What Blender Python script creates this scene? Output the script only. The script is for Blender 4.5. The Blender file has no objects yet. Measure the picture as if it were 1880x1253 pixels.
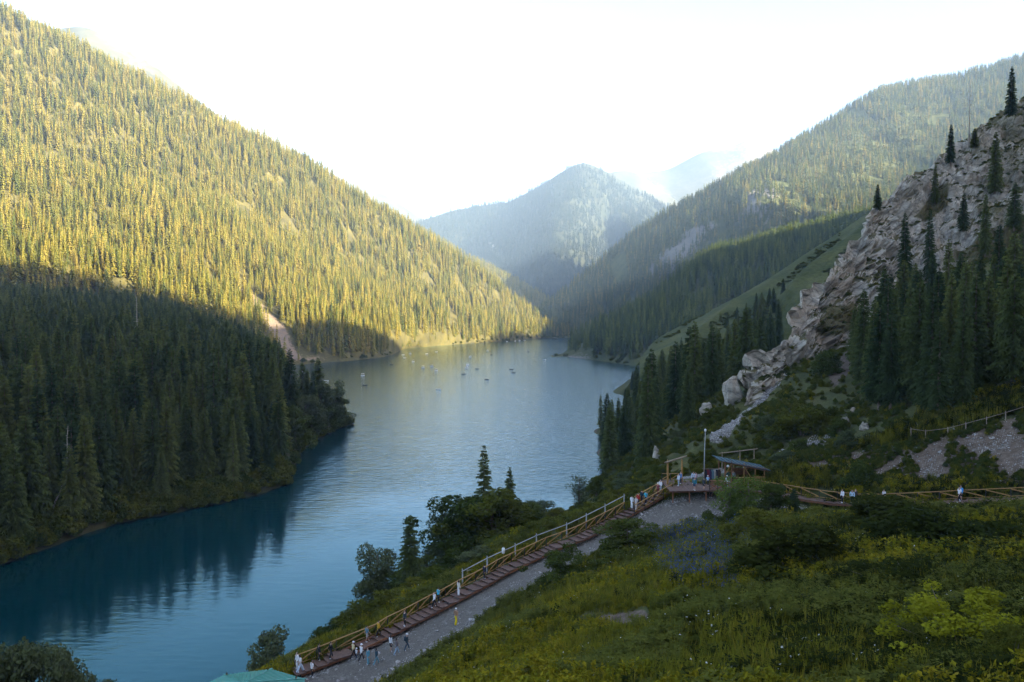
import bpy, math, random
import numpy as np
from mathutils import Vector, Matrix, noise as mnoise

S = bpy.context.scene
COL = S.collection
rad = math.radians
random.seed(7)
RNG = np.random.default_rng(11)

# ---------------------------------------------------------------- camera
FPX, CX, CY, CAMZ = 1450.0, 940.0, 626.5, 45.0          # focal length and centre in pixels of the 1880 px wide photograph
PITCH = math.atan(51.5 / FPX)
cam_data = bpy.data.cameras.new("camera")
cam_data.sensor_width = 36.0
cam_data.lens = FPX / 1880.0 * 36.0
cam_data.clip_start = 0.5
cam_data.clip_end = 40000.0
cam = bpy.data.objects.new("camera", cam_data)
COL.objects.link(cam)
cam.location = (0, 0, CAMZ)
cam.rotation_euler = (rad(90) - PITCH, 0, 0)
S.camera = cam

# ---------------------------------------------------------------- light
SUN_EL = rad(20.0)
SH = np.array([0.86, -0.5103])                              # horizontal direction towards the sun
SP = np.array([0.5103, 0.86])
sun_vec = Vector((SH[0] * math.cos(SUN_EL), SH[1] * math.cos(SUN_EL), math.sin(SUN_EL)))
sun_data = bpy.data.lights.new("sun", "SUN")
sun_data.energy = 5.0
sun_data.angle = rad(0.5)
sun_data.color = (1.0, 0.88, 0.62)
sun = bpy.data.objects.new("sun", sun_data)
COL.objects.link(sun)
sun.rotation_euler = sun_vec.to_track_quat('Z', 'Y').to_euler()
sun.location = (300, -300, 900)

world = bpy.data.worlds.new("World")
S.world = world
world.use_nodes = True
wn = world.node_tree.nodes
wl = world.node_tree.links
wn.clear()
sky = wn.new("ShaderNodeTexSky")
sky.sky_type = 'NISHITA'
sky.sun_disc = False
sky.sun_elevation = SUN_EL
sky.sun_rotation = math.atan2(SH[0], SH[1])
sky.altitude = 1800
sky.air_density = 0.6
sky.dust_density = 8.0
sky.ozone_density = 0.1
bg = wn.new("ShaderNodeBackground")
bg.inputs[1].default_value = 0.105
wo = wn.new("ShaderNodeOutputWorld")
wl.new(sky.outputs[0], bg.inputs[0])
wl.new(bg.outputs[0], wo.inputs[0])

S.view_settings.view_transform = 'Standard'
S.view_settings.look = 'None'
S.view_settings.gamma = 1.0
S.view_settings.exposure = 3.0
S.view_settings.use_curve_mapping = False
S.render.engine = 'CYCLES'
cy = S.cycles
cy.max_bounces = 5
cy.diffuse_bounces = 2
cy.glossy_bounces = 2
cy.transmission_bounces = 3
cy.transparent_max_bounces = 4
cy.volume_bounces = 1
cy.use_denoising = True
cy.use_adaptive_sampling = True
cy.adaptive_threshold = 0.015
cy.sample_clamp_indirect = 4.0

# ---------------------------------------------------------------- projection helpers
CP, SPI = math.cos(PITCH), math.sin(PITCH)


def ray(px, py):
    u = (np.asarray(px, float) - CX) / FPX
    v = (CY - np.asarray(py, float)) / FPX
    return u, CP + v * SPI, -SPI + v * CP


def at(px, py, d):
    """world point seen at photograph pixel (px, py) at ground distance d along the view axis"""
    x, y, z = ray(px, py)
    k = np.asarray(d, float) / y
    return np.stack(np.broadcast_arrays(x * k, y * k, CAMZ + z * k), -1)


def atz(px, py, z):
    """world point on the level z seen at pixel (px, py)"""
    x, y, dz = ray(px, py)
    k = (z - CAMZ) / dz
    return np.stack(np.broadcast_arrays(x * k, y * k, CAMZ + dz * k), -1)


def proj(P):
    P = np.asarray(P, float)
    x, y, z = P[..., 0], P[..., 1], P[..., 2] - CAMZ
    f = y * CP - z * SPI
    up = y * SPI + z * CP
    f = np.where(np.abs(f) < 1e-3, 1e-3, f)
    return CX + FPX * x / f, CY - FPX * up / f, f


# ---------------------------------------------------------------- noise
def _hash(ix, iy, seed):
    n = (ix.astype(np.int64) * 374761393 + iy.astype(np.int64) * 668265263 + seed * 1442695041) & 0x7fffffff
    n = ((n ^ (n >> 13)) * 1274126177) & 0x7fffffff
    n = n ^ (n >> 16)
    return (n & 0xffff) / 65535.0


def vnoise(x, y, seed=0):
    x = np.asarray(x, float); y = np.asarray(y, float)
    ix = np.floor(x); iy = np.floor(y)
    fx = x - ix; fy = y - iy
    fx = fx * fx * (3 - 2 * fx); fy = fy * fy * (3 - 2 * fy)
    a = _hash(ix, iy, seed); b = _hash(ix + 1, iy, seed)
    c = _hash(ix, iy + 1, seed); d = _hash(ix + 1, iy + 1, seed)
    return (a * (1 - fx) + b * fx) * (1 - fy) + (c * (1 - fx) + d * fx) * fy


def fbm(x, y, octv=4, seed=0):
    t = 0; a = 1; n = 0
    for o in range(octv):
        t = t + a * (vnoise(x * 2 ** o + 17.3 * o, y * 2 ** o - 9.1 * o, seed + o) * 2 - 1)
        n += a; a *= 0.5
    return t / n


def ridged(x, y, octv=4, seed=0):
    t = 0; a = 1; n = 0
    for o in range(octv):
        t = t + a * (1 - 2 * np.abs(vnoise(x * 2 ** o + 5.3 * o, y * 2 ** o - 3.1 * o, seed + o) * 2 - 1))
        n += a; a *= 0.5
    return t / n


# ---------------------------------------------------------------- object helpers
def tag(o, label=None, cat=None, group=None, kind=None):
    if label: o['label'] = label
    if cat: o['category'] = cat
    if group: o['group'] = group
    if kind: o['kind'] = kind
    return o


def empty(name, loc=(0, 0, 0), rz=0.0, scale=None):
    o = bpy.data.objects.new(name, None)
    COL.objects.link(o)
    o.empty_display_size = 0.3
    o.location = loc
    o.rotation_euler = (0, 0, rz)
    if scale is not None:
        o.scale = scale if hasattr(scale, '__len__') else (scale,) * 3
    return o


def mesh(name, V, F, mats=(), midx=None, smooth=False):
    me = bpy.data.meshes.new(name)
    V = np.asarray(V, float)
    if isinstance(F, np.ndarray):
        F = F.tolist()
    me.from_pydata(V.tolist(), [], F)
    for m in (mats if isinstance(mats, (list, tuple)) else [mats]):
        me.materials.append(m)
    if midx is not None:
        me.polygons.foreach_set('material_index', np.asarray(midx, np.int32))
    if smooth:
        me.polygons.foreach_set('use_smooth', np.ones(len(me.polygons), bool))
    me.update()
    return me


def obj(name, me, parent=None, loc=None):
    o = bpy.data.objects.new(name, me)
    COL.objects.link(o)
    if parent is not None:
        o.parent = parent
    if loc is not None:
        o.location = loc
    return o


class Geo:
    """collects simple solids into one mesh"""
    def __init__(s):
        s.V = []; s.F = []; s.M = []; s.n = 0

    def add(s, V, F, m=0):
        V = np.asarray(V, float)
        s.V.append(V)
        s.F += [tuple(int(i) + s.n for i in f) for f in F]
        s.M += [m] * len(F)
        s.n += len(V)
        return s

    def box(s, c, size, rz=0.0, m=0):
        x, y, z = np.asarray(size, float) / 2
        B = np.array([(a, b, d) for d in (-z, z) for a, b in ((-x, -y), (x, -y), (x, y), (-x, y))])
        cs, sn = math.cos(rz), math.sin(rz)
        B = np.stack([B[:, 0] * cs - B[:, 1] * sn, B[:, 0] * sn + B[:, 1] * cs, B[:, 2]], -1) + np.asarray(c, float)
        return s.add(B, [(3, 2, 1, 0), (4, 5, 6, 7), (0, 1, 5, 4), (1, 2, 6, 5), (2, 3, 7, 6), (3, 0, 4, 7)], m)

    def tube(s, pts, radii, n=6, m=0, cap=True):
        pts = np.asarray(pts, float)
        radii = np.broadcast_to(np.asarray(radii, float), (len(pts),))
        V = []
        for i, p in enumerate(pts):
            t = pts[min(i + 1, len(pts) - 1)] - pts[max(i - 1, 0)]
            t = t / (np.linalg.norm(t) + 1e-9)
            a = np.cross(t, (0, 0, 1) if abs(t[2]) < 0.9 else (1, 0, 0)); a /= np.linalg.norm(a)
            b = np.cross(t, a)
            for k in range(n):
                w = 2 * math.pi * k / n
                V.append(p + radii[i] * (math.cos(w) * a + math.sin(w) * b))
        F = []
        for i in range(len(pts) - 1):
            for k in range(n):
                k2 = (k + 1) % n
                F.append((i * n + k, i * n + k2, (i + 1) * n + k2, (i + 1) * n + k))
        if cap:
            F.append(tuple(range(n - 1, -1, -1)))
            F.append(tuple(range((len(pts) - 1) * n, len(pts) * n)))
        return s.add(V, F, m)

    def build(s, name, mats=(), smooth=False):
        return mesh(name, np.concatenate(s.V), s.F, mats, s.M, smooth)


# ---------------------------------------------------------------- materials
def new_mat(name):
    m = bpy.data.materials.new(name)
    m.use_nodes = True
    nt = m.node_tree
    nt.nodes.clear()
    return m, nt.nodes, nt.links


def rgb(c):
    return (c[0], c[1], c[2], 1.0)


def noise_node(N, L, vec, scale, detail=4, rough=0.55):
    n = N.new("ShaderNodeTexNoise")
    n.inputs['Scale'].default_value = scale
    n.inputs['Detail'].default_value = detail
    n.inputs['Roughness'].default_value = rough
    L.new(vec, n.inputs['Vector'])
    return n.outputs['Fac']


def ramp(N, L, fac, stops):
    r = N.new("ShaderNodeValToRGB")
    e = r.color_ramp.elements
    while len(e) < len(stops):
        e.new(0.5)
    for i, (p, c) in enumerate(stops):
        e[i].position = p
        e[i].color = rgb(c) if hasattr(c, '__len__') else (c, c, c, 1)
    L.new(fac, r.inputs[0])
    return r.outputs[0]


def mixc(N, L, fac, a, b, mode='MIX'):
    n = N.new("ShaderNodeMix")
    n.data_type = 'RGBA'
    n.blend_type = mode
    for k, v in ((0, fac), (6, a), (7, b)):
        if hasattr(v, 'links'):
            L.new(v, n.inputs[k])
        elif hasattr(v, '__len__'):
            n.inputs[k].default_value = rgb(v)
        else:
            n.inputs[k].default_value = v
    return n.outputs[2]


def bump(N, L, h, strength, dist=1.0):
    b = N.new("ShaderNodeBump")
    b.inputs['Strength'].default_value = strength
    b.inputs['Distance'].default_value = dist
    L.new(h, b.inputs['Height'])
    return b.outputs[0]


def principled(N, L, col, rough=0.8, normal=None, spec=0.3, metal=0.0):
    p = N.new("ShaderNodeBsdfPrincipled")
    if hasattr(col, 'links'):
        L.new(col, p.inputs['Base Color'])
    else:
        p.inputs['Base Color'].default_value = rgb(col)
    if hasattr(rough, 'links'):
        L.new(rough, p.inputs['Roughness'])
    else:
        p.inputs['Roughness'].default_value = rough
    p.inputs['Specular IOR Level'].default_value = spec
    p.inputs['Metallic'].default_value = metal
    if normal is not None:
        L.new(normal, p.inputs['Normal'])
    o = N.new("ShaderNodeOutputMaterial")
    L.new(p.outputs[0], o.inputs[0])
    return p


def solid(name, c, rough=0.7, vary=0.25, scale=6.0, spec=0.3, metal=0.0, bmp=0.0):
    m, N, L = new_mat(name)
    g = N.new("ShaderNodeNewGeometry")
    f = noise_node(N, L, g.outputs['Position'], scale, 5)
    a = tuple(x * (1 - vary) for x in c); b = tuple(min(1, x * (1 + vary)) for x in c)
    col = ramp(N, L, f, [(0.3, a), (0.7, b)])
    principled(N, L, col, rough, bump(N, L, f, bmp, 0.05) if bmp else None, spec, metal)
    return m


def foliage(name, c1, c2, c3=None, trans=0.25):
    """leaf and needle material; the hue differs from plant to plant and from clump to clump"""
    m, N, L = new_mat(name)
    oi = N.new("ShaderNodeObjectInfo")
    stops = [(0.0, c1), (1.0, c2)] if c3 is None else [(0.0, c1), (0.6, c2), (1.0, c3)]
    col = ramp(N, L, oi.outputs['Random'], stops)
    tc = N.new("ShaderNodeTexCoord")
    f = noise_node(N, L, tc.outputs['Object'], 1.1, 3)
    v = ramp(N, L, f, [(0.3, 0.62), (0.7, 1.3)])
    col = mixc(N, L, 1.0, col, v, 'MULTIPLY')
    d = N.new("ShaderNodeBsdfDiffuse"); t = N.new("ShaderNodeBsdfTranslucent")
    L.new(col, d.inputs[0]); L.new(col, t.inputs[0])
    mx = N.new("ShaderNodeMixShader"); mx.inputs[0].default_value = trans
    L.new(d.outputs[0], mx.inputs[1]); L.new(t.outputs[0], mx.inputs[2])
    o = N.new("ShaderNodeOutputMaterial")
    L.new(mx.outputs[0], o.inputs[0])
    return m


def attr(N, name):
    a = N.new("ShaderNodeAttribute")
    a.attribute_name = name
    return a.outputs['Fac']


M = {}
M['needle_sunny'] = foliage("spruce_needles_sunlit_tone", (0.065, 0.082, 0.022), (0.185, 0.165, 0.032), (0.23, 0.18, 0.038), 0.22)  # brightened to gold: low sun glow is put into the needle colour
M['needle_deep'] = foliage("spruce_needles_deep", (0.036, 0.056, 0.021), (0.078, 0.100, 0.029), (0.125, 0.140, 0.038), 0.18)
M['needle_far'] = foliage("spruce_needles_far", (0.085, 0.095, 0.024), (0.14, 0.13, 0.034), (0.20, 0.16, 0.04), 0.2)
M['needle_shaded'] = foliage("spruce_needles_shaded_tone", (0.014, 0.024, 0.018), (0.022, 0.031, 0.020), (0.034, 0.036, 0.020), 0.15)  # same spruce darkened: the central face's shade is put into its colour
M['needle_cool'] = foliage("spruce_needles_cool", (0.045, 0.066, 0.028), (0.080, 0.094, 0.030), (0.18, 0.145, 0.04), 0.18)
M['bark'] = solid("spruce_bark", (0.16, 0.12, 0.09), 0.95, 0.4, 9)
M['dead'] = solid("bleached_dead_wood", (0.33, 0.29, 0.24), 0.9, 0.3, 7)
M['leaf_dark'] = foliage("broad_leaves_dark", (0.046, 0.066, 0.015), (0.080, 0.098, 0.022), None, 0.3)
M['leaf_olive'] = foliage("bush_leaves_olive", (0.062, 0.076, 0.013), (0.110, 0.112, 0.018), None, 0.3)
M['leaf_grey'] = foliage("willow_leaves_grey", (0.072, 0.092, 0.040), (0.105, 0.122, 0.054), None, 0.3)
M['leaf_lime'] = foliage("shrub_leaves_lime", (0.17, 0.19, 0.013), (0.235, 0.235, 0.016), None, 0.35)
M['leaf_poplar'] = foliage("poplar_leaves", (0.085, 0.13, 0.026), (0.12, 0.16, 0.032), None, 0.35)
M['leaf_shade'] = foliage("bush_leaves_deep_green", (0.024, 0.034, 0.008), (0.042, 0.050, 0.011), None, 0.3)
M['grass'] = foliage("meadow_grass_blades", (0.105, 0.115, 0.013), (0.175, 0.168, 0.018), (0.235, 0.19, 0.024), 0.3)
M['sage'] = foliage("sage_green_herbs", (0.078, 0.092, 0.018), (0.125, 0.13, 0.026), None, 0.3)
M['yellow'] = foliage("yellow_flower_heads", (0.15, 0.15, 0.012), (0.26, 0.21, 0.014), None, 0.2)
M['blue'] = foliage("blue_flower_spikes", (0.055, 0.085, 0.18), (0.085, 0.12, 0.24), None, 0.2)
M['white_fl'] = foliage("white_umbels", (0.5, 0.5, 0.45), (0.6, 0.6, 0.55), None, 0.2)


def ground_mat(name, base, second, rockc=(0.30, 0.285, 0.27), scale=0.05, rocks=True):
    """hillside soil and turf; the point attribute 'rock' marks bare rock and scree"""
    m, N, L = new_mat(name)
    g = N.new("ShaderNodeNewGeometry")
    P = g.outputs['Position']
    f = noise_node(N, L, P, scale, 6, 0.6)
    col = ramp(N, L, f, [(0.35, base), (0.65, second)])
    f2 = noise_node(N, L, P, scale * 9, 4)
    col = mixc(N, L, 0.5, col, ramp(N, L, f2, [(0.3, 0.55), (0.7, 1.4)]), 'MULTIPLY')
    if rocks:
        r = noise_node(N, L, P, scale * 5, 7, 0.7)
        rc = ramp(N, L, r, [(0.3, tuple(x * 0.55 for x in rockc)), (0.5, rockc), (0.62, (rockc[0] * 1.15, rockc[1] * 1.0, rockc[2] * 0.85)), (0.75, tuple(x * 1.3 for x in rockc))])
        a = attr(N, 'rock')
        ad = N.new("ShaderNodeMath"); ad.operation = 'MULTIPLY_ADD'
        L.new(f2, ad.inputs[0]); ad.inputs[1].default_value = 0.7
        ad2 = N.new("ShaderNodeMath"); ad2.operation = 'SUBTRACT'
        L.new(a, ad2.inputs[0]); ad2.inputs[1].default_value = 0.35
        L.new(ad2.outputs[0], ad.inputs[2])
        k = ramp(N, L, ad.outputs[0], [(0.4, 0.0), (0.55, 1.0)])
        col = mixc(N, L, k, col, rc)
    principled(N, L, col, 0.95, bump(N, L, f2, 0.4, 1.0), 0.1)
    return m


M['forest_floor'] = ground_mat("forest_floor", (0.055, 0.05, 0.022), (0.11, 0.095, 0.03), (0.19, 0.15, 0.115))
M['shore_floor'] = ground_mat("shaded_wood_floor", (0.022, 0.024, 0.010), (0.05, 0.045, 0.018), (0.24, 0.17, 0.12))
M['right_slope'] = ground_mat("right_mountain_turf", (0.045, 0.056, 0.022), (0.085, 0.088, 0.032), (0.15, 0.148, 0.138))
M['far_slope'] = ground_mat("far_mountain_turf", (0.022, 0.028, 0.018), (0.042, 0.043, 0.024), (0.36, 0.33, 0.30), 0.008)  # turf colour lowered as well, to paint the central face as shaded
M['pale_slope'] = ground_mat("high_pasture_and_scree", (0.035, 0.036, 0.022), (0.07, 0.066, 0.04), (0.12, 0.115, 0.105), 0.006)
M['green_slope'] = ground_mat("short_alpine_turf", (0.032, 0.045, 0.013), (0.078, 0.082, 0.025), (0.34, 0.32, 0.3), 0.05)
# near ground: grass, dirt and gravel chosen by point attributes
def near_mat():
    m, N, L = new_mat("bank_grass_and_gravel")
    g = N.new("ShaderNodeNewGeometry")
    P = g.outputs['Position']
    f = noise_node(N, L, P, 0.16, 6, 0.6)
    f2 = noise_node(N, L, P, 1.7, 6, 0.65)
    f3 = noise_node(N, L, P, 7.0, 4, 0.7)
    grass = ramp(N, L, f, [(0.3, (0.035, 0.042, 0.014)), (0.5, (0.06, 0.066, 0.02)), (0.72, (0.095, 0.085, 0.028))])
    grass = mixc(N, L, 0.8, grass, ramp(N, L, f2, [(0.25, 0.45), (0.75, 1.5)]), 'MULTIPLY')
    dirt = ramp(N, L, f2, [(0.3, (0.06, 0.042, 0.028)), (0.7, (0.17, 0.128, 0.095))])
    vo = N.new("ShaderNodeTexVoronoi"); vo.inputs['Scale'].default_value = 4.0
    L.new(P, vo.inputs['Vector'])
    bw = N.new("ShaderNodeRGBToBW"); L.new(vo.outputs['Color'], bw.inputs[0])
    stone = ramp(N, L, bw.outputs[0], [(0.15, (0.05, 0.046, 0.041)), (0.55, (0.135, 0.125, 0.11)), (0.9, (0.34, 0.325, 0.30))])
    fine = ramp(N, L, f3, [(0.3, (0.082, 0.073, 0.060)), (0.7, (0.155, 0.140, 0.118))])
    lo = N.new("ShaderNodeAttribute"); lo.attribute_name = 'loose'
    kst = ramp(N, L, f2, [(0.42, 0.0), (0.56, 1.0)])
    mm = N.new("ShaderNodeMath"); mm.operation = 'MULTIPLY'
    L.new(kst, mm.inputs[0]); L.new(lo.outputs['Fac'], mm.inputs[1])
    grav = mixc(N, L, mm.outputs[0], fine, stone)

    def mask(name, spread=0.6):
        a = attr(N, name)
        q = N.new("ShaderNodeMath"); q.operation = 'MULTIPLY_ADD'
        L.new(f2, q.inputs[0]); q.inputs[1].default_value = spread
        s = N.new("ShaderNodeMath"); s.operation = 'SUBTRACT'
        L.new(a, s.inputs[0]); s.inputs[1].default_value = spread / 2
        L.new(s.outputs[0], q.inputs[2])
        return ramp(N, L, q.outputs[0], [(0.42, 0.0), (0.58, 1.0)])
    col = mixc(N, L, mask('dirt'), grass, dirt)
    col = mixc(N, L, mask('gravel'), col, grav)
    h = N.new("ShaderNodeMath"); h.operation = 'ADD'
    L.new(f2, h.inputs[0]); L.new(f3, h.inputs[1])
    principled(N, L, col, 0.95, bump(N, L, h.outputs[0], 0.5, 0.12), 0.15)
    return m


M['near'] = near_mat()


def rock_mat():
    m, N, L = new_mat("limestone_cliff")
    g = N.new("ShaderNodeNewGeometry")
    mp = N.new("ShaderNodeMapping")
    mp.inputs['Rotation'].default_value = (0.2, 0.75, 0.3)
    mp.inputs['Scale'].default_value = (0.7, 1.0, 1.1)
    L.new(g.outputs['Position'], mp.inputs[0])
    P = mp.outputs[0]
    f = noise_node(N, L, P, 0.12, 7, 0.65)
    f2 = noise_node(N, L, P, 0.6, 8, 0.7)
    f3 = noise_node(N, L, g.outputs['Position'], 0.09, 5, 0.6)
    col = ramp(N, L, f2, [(0.3, (0.15, 0.135, 0.11)), (0.5, (0.34, 0.305, 0.24)), (0.72, (0.52, 0.475, 0.385))])
    warm = ramp(N, L, f, [(0.50, 0.0), (0.62, 0.7)])
    col = mixc(N, L, warm, col, mixc(N, L, f2, (0.20, 0.14, 0.085), (0.42, 0.32, 0.22)))
    vo = N.new("ShaderNodeTexVoronoi"); vo.feature = 'DISTANCE_TO_EDGE'; vo.inputs['Scale'].default_value = 0.35
    L.new(P, vo.inputs['Vector'])
    crack = ramp(N, L, vo.outputs['Distance'], [(0.0, 0.45), (0.05, 1.0)])
    col = mixc(N, L, 0.7, col, crack, 'MULTIPLY')
    # turf on ledges: wherever the rock lies flat enough to hold soil
    a = attr(N, 'turf')
    q = N.new("ShaderNodeMath"); q.operation = 'MULTIPLY_ADD'
    L.new(f3, q.inputs[0]); q.inputs[1].default_value = 0.5
    L.new(a, q.inputs[2])
    k = ramp(N, L, q.outputs[0], [(0.55, 0.0), (0.68, 1.0)])
    turf = ramp(N, L, f2, [(0.3, (0.045, 0.05, 0.018)), (0.7, (0.13, 0.10, 0.04))])
    col = mixc(N, L, k, col, turf)
    hh = N.new("ShaderNodeMath"); hh.operation = 'ADD'
    L.new(f2, hh.inputs[0]); L.new(vo.outputs['Distance'], hh.inputs[1])
    principled(N, L, col, 0.9, bump(N, L, hh.outputs[0], 0.7, 0.8), 0.2)
    return m


M['rock'] = rock_mat()


def water_mat():
    m, N, L = new_mat("lake_water")
    g = N.new("ShaderNodeNewGeometry")
    mp = N.new("ShaderNodeMapping")
    mp.inputs['Rotation'].default_value = (0, 0, rad(8))
    mp.inputs['Scale'].default_value = (0.28, 1.0, 1.0)
    L.new(g.outputs['Position'], mp.inputs[0])
    a = noise_node(N, L, mp.outputs[0], 0.9, 3, 0.5)
    b = noise_node(N, L, g.outputs['Position'], 0.25, 3, 0.5)
    s = N.new("ShaderNodeMath"); s.operation = 'MULTIPLY_ADD'
    L.new(b, s.inputs[0]); s.inputs[1].default_value = 0.8; L.new(a, s.inputs[2])
    # patches of breeze: where the surface is ruffled and where it lies calm
    w = noise_node(N, L, g.outputs['Position'], 0.012, 3, 0.5)
    sx = N.new("ShaderNodeSeparateXYZ"); L.new(g.outputs['Position'], sx.inputs[0])
    mr = N.new("ShaderNodeMapRange"); mr.inputs[1].default_value = 120; mr.inputs[2].default_value = 260
    mr.inputs[3].default_value = -0.25; mr.inputs[4].default_value = 0.3
    L.new(sx.outputs[1], mr.inputs[0])
    ws = N.new("ShaderNodeMath"); ws.operation = 'ADD'; L.new(w, ws.inputs[0]); L.new(mr.outputs[0], ws.inputs[1])
    st = ramp(N, L, ws.outputs[0], [(0.35, 0.15), (0.65, 1.0)])
    bn = N.new("ShaderNodeBump")
    bn.inputs['Distance'].default_value = WAVE
    L.new(s.outputs[0], bn.inputs['Height'])
    L.new(st, bn.inputs['Strength'])
    df = N.new("ShaderNodeBsdfDiffuse"); df.inputs[0].default_value = (0.0003, 0.021, 0.024, 1)
    gl = N.new("ShaderNodeBsdfGlossy"); gl.inputs[0].default_value = (0.50, 0.86, 0.98, 1); gl.inputs['Roughness'].default_value = 0.10
    fr_ = N.new("ShaderNodeFresnel"); fr_.inputs[0].default_value = 1.333
    lw = N.new("ShaderNodeMapRange"); lw.inputs[1].default_value = 0.03; lw.inputs[2].default_value = 0.30
    L.new(fr_.outputs[0], lw.inputs[0])
    L.new(mixc(N, L, lw.outputs[0], (0.28, 0.80, 0.92), (0.88, 0.97, 1.0)), gl.inputs[0])
    for q in (gl, fr_): L.new(bn.outputs[0], q.inputs['Normal'])
    mx = N.new("ShaderNodeMixShader"); o = N.new("ShaderNodeOutputMaterial")
    L.new(fr_.outputs[0], mx.inputs[0]); L.new(df.outputs[0], mx.inputs[1]); L.new(gl.outputs[0], mx.inputs[2]); L.new(mx.outputs[0], o.inputs[0])
    return m


WAVE = 0.2
M['water'] = water_mat()


# ---------------------------------------------------------------- hills
def smooth1(a, n=2):
    a = np.asarray(a, float).copy()
    for _ in range(n):
        a[1:-1] = 0.25 * a[:-2] + 0.5 * a[1:-1] + 0.25 * a[2:]
    return a


class Hill:
    """a slope spanned between contour lines, each given as photograph column -> place in the world"""
    def __init__(s, name, p0, p1, step, rows, segs, mat, disp=None, label=None, rock=None, sm=2, tens=0.35, cat=None):
        px = np.arange(p0, p1 + step, step, dtype=float)
        R = []
        for kind, pts in rows:
            a = np.array(pts, float)
            o = np.argsort(a[:, 0]); a = a[o]
            q1 = smooth1(np.interp(px, a[:, 0], a[:, 1]), sm); q2 = smooth1(np.interp(px, a[:, 0], a[:, 2]), sm)
            if kind == 'p':                   # (column, line, distance)
                R.append(at(px, q1, q2))
            else:                             # (column, height, distance)
                x = (px - CX) / FPX
                P = np.stack([x * q2 / CP, q2, q1], -1)
                R.append(P)
        R = np.array(R)
        out = []; seg_id = []
        n = len(R)
        for i in range(n - 1):
            m0 = (R[min(i + 1, n - 1)] - R[max(i - 1, 0)]) * tens
            m1 = (R[min(i + 2, n - 1)] - R[i]) * tens
            for k in range(segs[i] + (1 if i == n - 2 else 0)):
                t = k / segs[i]
                h00 = 2 * t ** 3 - 3 * t ** 2 + 1; h10 = t ** 3 - 2 * t ** 2 + t
                h01 = -2 * t ** 3 + 3 * t ** 2; h11 = t ** 3 - t ** 2
                out.append(h00 * R[i] + h10 * m0 + h01 * R[i + 1] + h11 * m1)
                seg_id.append(i + t)
        G = np.array(out)                     # (nv, nu, 3)
        s.v = np.array(seg_id)
        if disp is not None:
            G = disp(G, s.v[:, None] * np.ones((1, G.shape[1])))
        s.G = G
        nv, nu = G.shape[:2]
        idx = np.arange(nv * nu).reshape(nv, nu)
        F = np.stack([idx[:-1, :-1], idx[:-1, 1:], idx[1:, 1:], idx[1:, :-1]], -1).reshape(-1, 4)
        me = mesh(name, G.reshape(-1, 3), F, mat, smooth=True)
        s.px, s.py, s.f = proj(G)
        if rock is not None:
            a = me.attributes.new('rock', 'FLOAT', 'POINT')
            s.rock = rock(G, s.px, s.py)
            a.data.foreach_set('value', s.rock.reshape(-1).astype(np.float32))
        else:
            s.rock = np.zeros((nv, nu))
        s.limit = 0.35
        s.o = obj(name, me)
        if cat:
            tag(s.o, label, cat)
        else:
            tag(s.o, label, None, None, 'structure')

    def scatter(s, dens, v0, v1, seed, keep=None, margin=380, cap=None):
        """points spread over the slope, dens per square metre of plan area"""
        r = np.random.default_rng(seed)
        G = s.G
        a = G[:-1, :-1]; b = G[:-1, 1:]; c = G[1:, 1:]; d = G[1:, :-1]
        e1 = c - a; e2 = d - b
        area = 0.5 * np.abs(e1[..., 0] * e2[..., 1] - e1[..., 1] * e2[..., 0])
        vm = 0.5 * (s.v[:-1] + s.v[1:])[:, None]
        pm = 0.5 * (s.px[:-1, :-1] + s.px[1:, 1:])
        area = area * ((vm >= v0) & (vm <= v1)) * ((pm > -margin) & (pm < 1880 + margin))
        n = int(area.sum() * dens)
        if cap: n = min(n, cap)
        if n == 0: return np.zeros((0, 3))
        k = r.choice(area.size, n, p=(area / area.sum()).ravel())
        i, j = np.unravel_index(k, area.shape)
        u, w = r.random((2, n, 1))
        P = (a[i, j] * (1 - u) + b[i, j] * u) * (1 - w) + (d[i, j] * (1 - u) + c[i, j] * u) * w
        rk = s.rock[i, j]
        px, py, f = proj(P)
        ok = rk < s.limit
        if keep is not None:
            ok &= keep(P, px, py, f)
        return P[ok]


def poly_mask(px, py, poly, soft=12.0):
    """1 inside a photograph-plane polygon, fading over soft pixels (used to lay out where rock crops out)"""
    px = np.asarray(px); py = np.asarray(py)
    ins = np.zeros(px.shape, bool); dist = np.full(px.shape, 1e9)
    n = len(poly)
    for i in range(n):
        x1, y1 = poly[i]; x2, y2 = poly[(i + 1) % n]
        cond = ((y1 > py) != (y2 > py)) & (px < (x2 - x1) * (py - y1) / ((y2 - y1) + 1e-9) + x1)
        ins ^= cond
        dx, dy = x2 - x1, y2 - y1
        t = np.clip(((px - x1) * dx + (py - y1) * dy) / (dx * dx + dy * dy + 1e-9), 0, 1)
        dist = np.minimum(dist, np.hypot(px - x1 - t * dx, py - y1 - t * dy))
    sd = np.where(ins, dist, -dist)
    return np.clip(0.5 + sd / soft, 0, 1)


def shore(py):
    return float(atz(CX, py, 0.0)[1])


# --- the water sheet
wm = mesh("lake_water", [(-900, 20, 0), (1500, 20, 0), (1500, 2300, 0), (-900, 2300, 0)], [(0, 1, 2, 3)], M['water'])
lake = obj("lake_water", wm)
tag(lake, "calm teal mountain lake lying between the forested slopes", None, None, 'structure')


def damp(v, lo, hi, w=0.5):
    return np.clip((v - lo) / w, 0, 1) * np.clip((hi - v) / w, 0, 1)


# --- left shore: the low wooded apron and the point in front of the bay
A_SH = [(-900, 1500), (-300, 1160), (0, 1035), (100, 1000), (200, 966), (300, 945), (400, 925), (480, 906), (520, 892), (534, 878), (545, 835), (580, 806), (615, 790), (634, 781)]
a_px = [p for p, _ in A_SH]; a_d = [shore(q) for _, q in A_SH]


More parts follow.
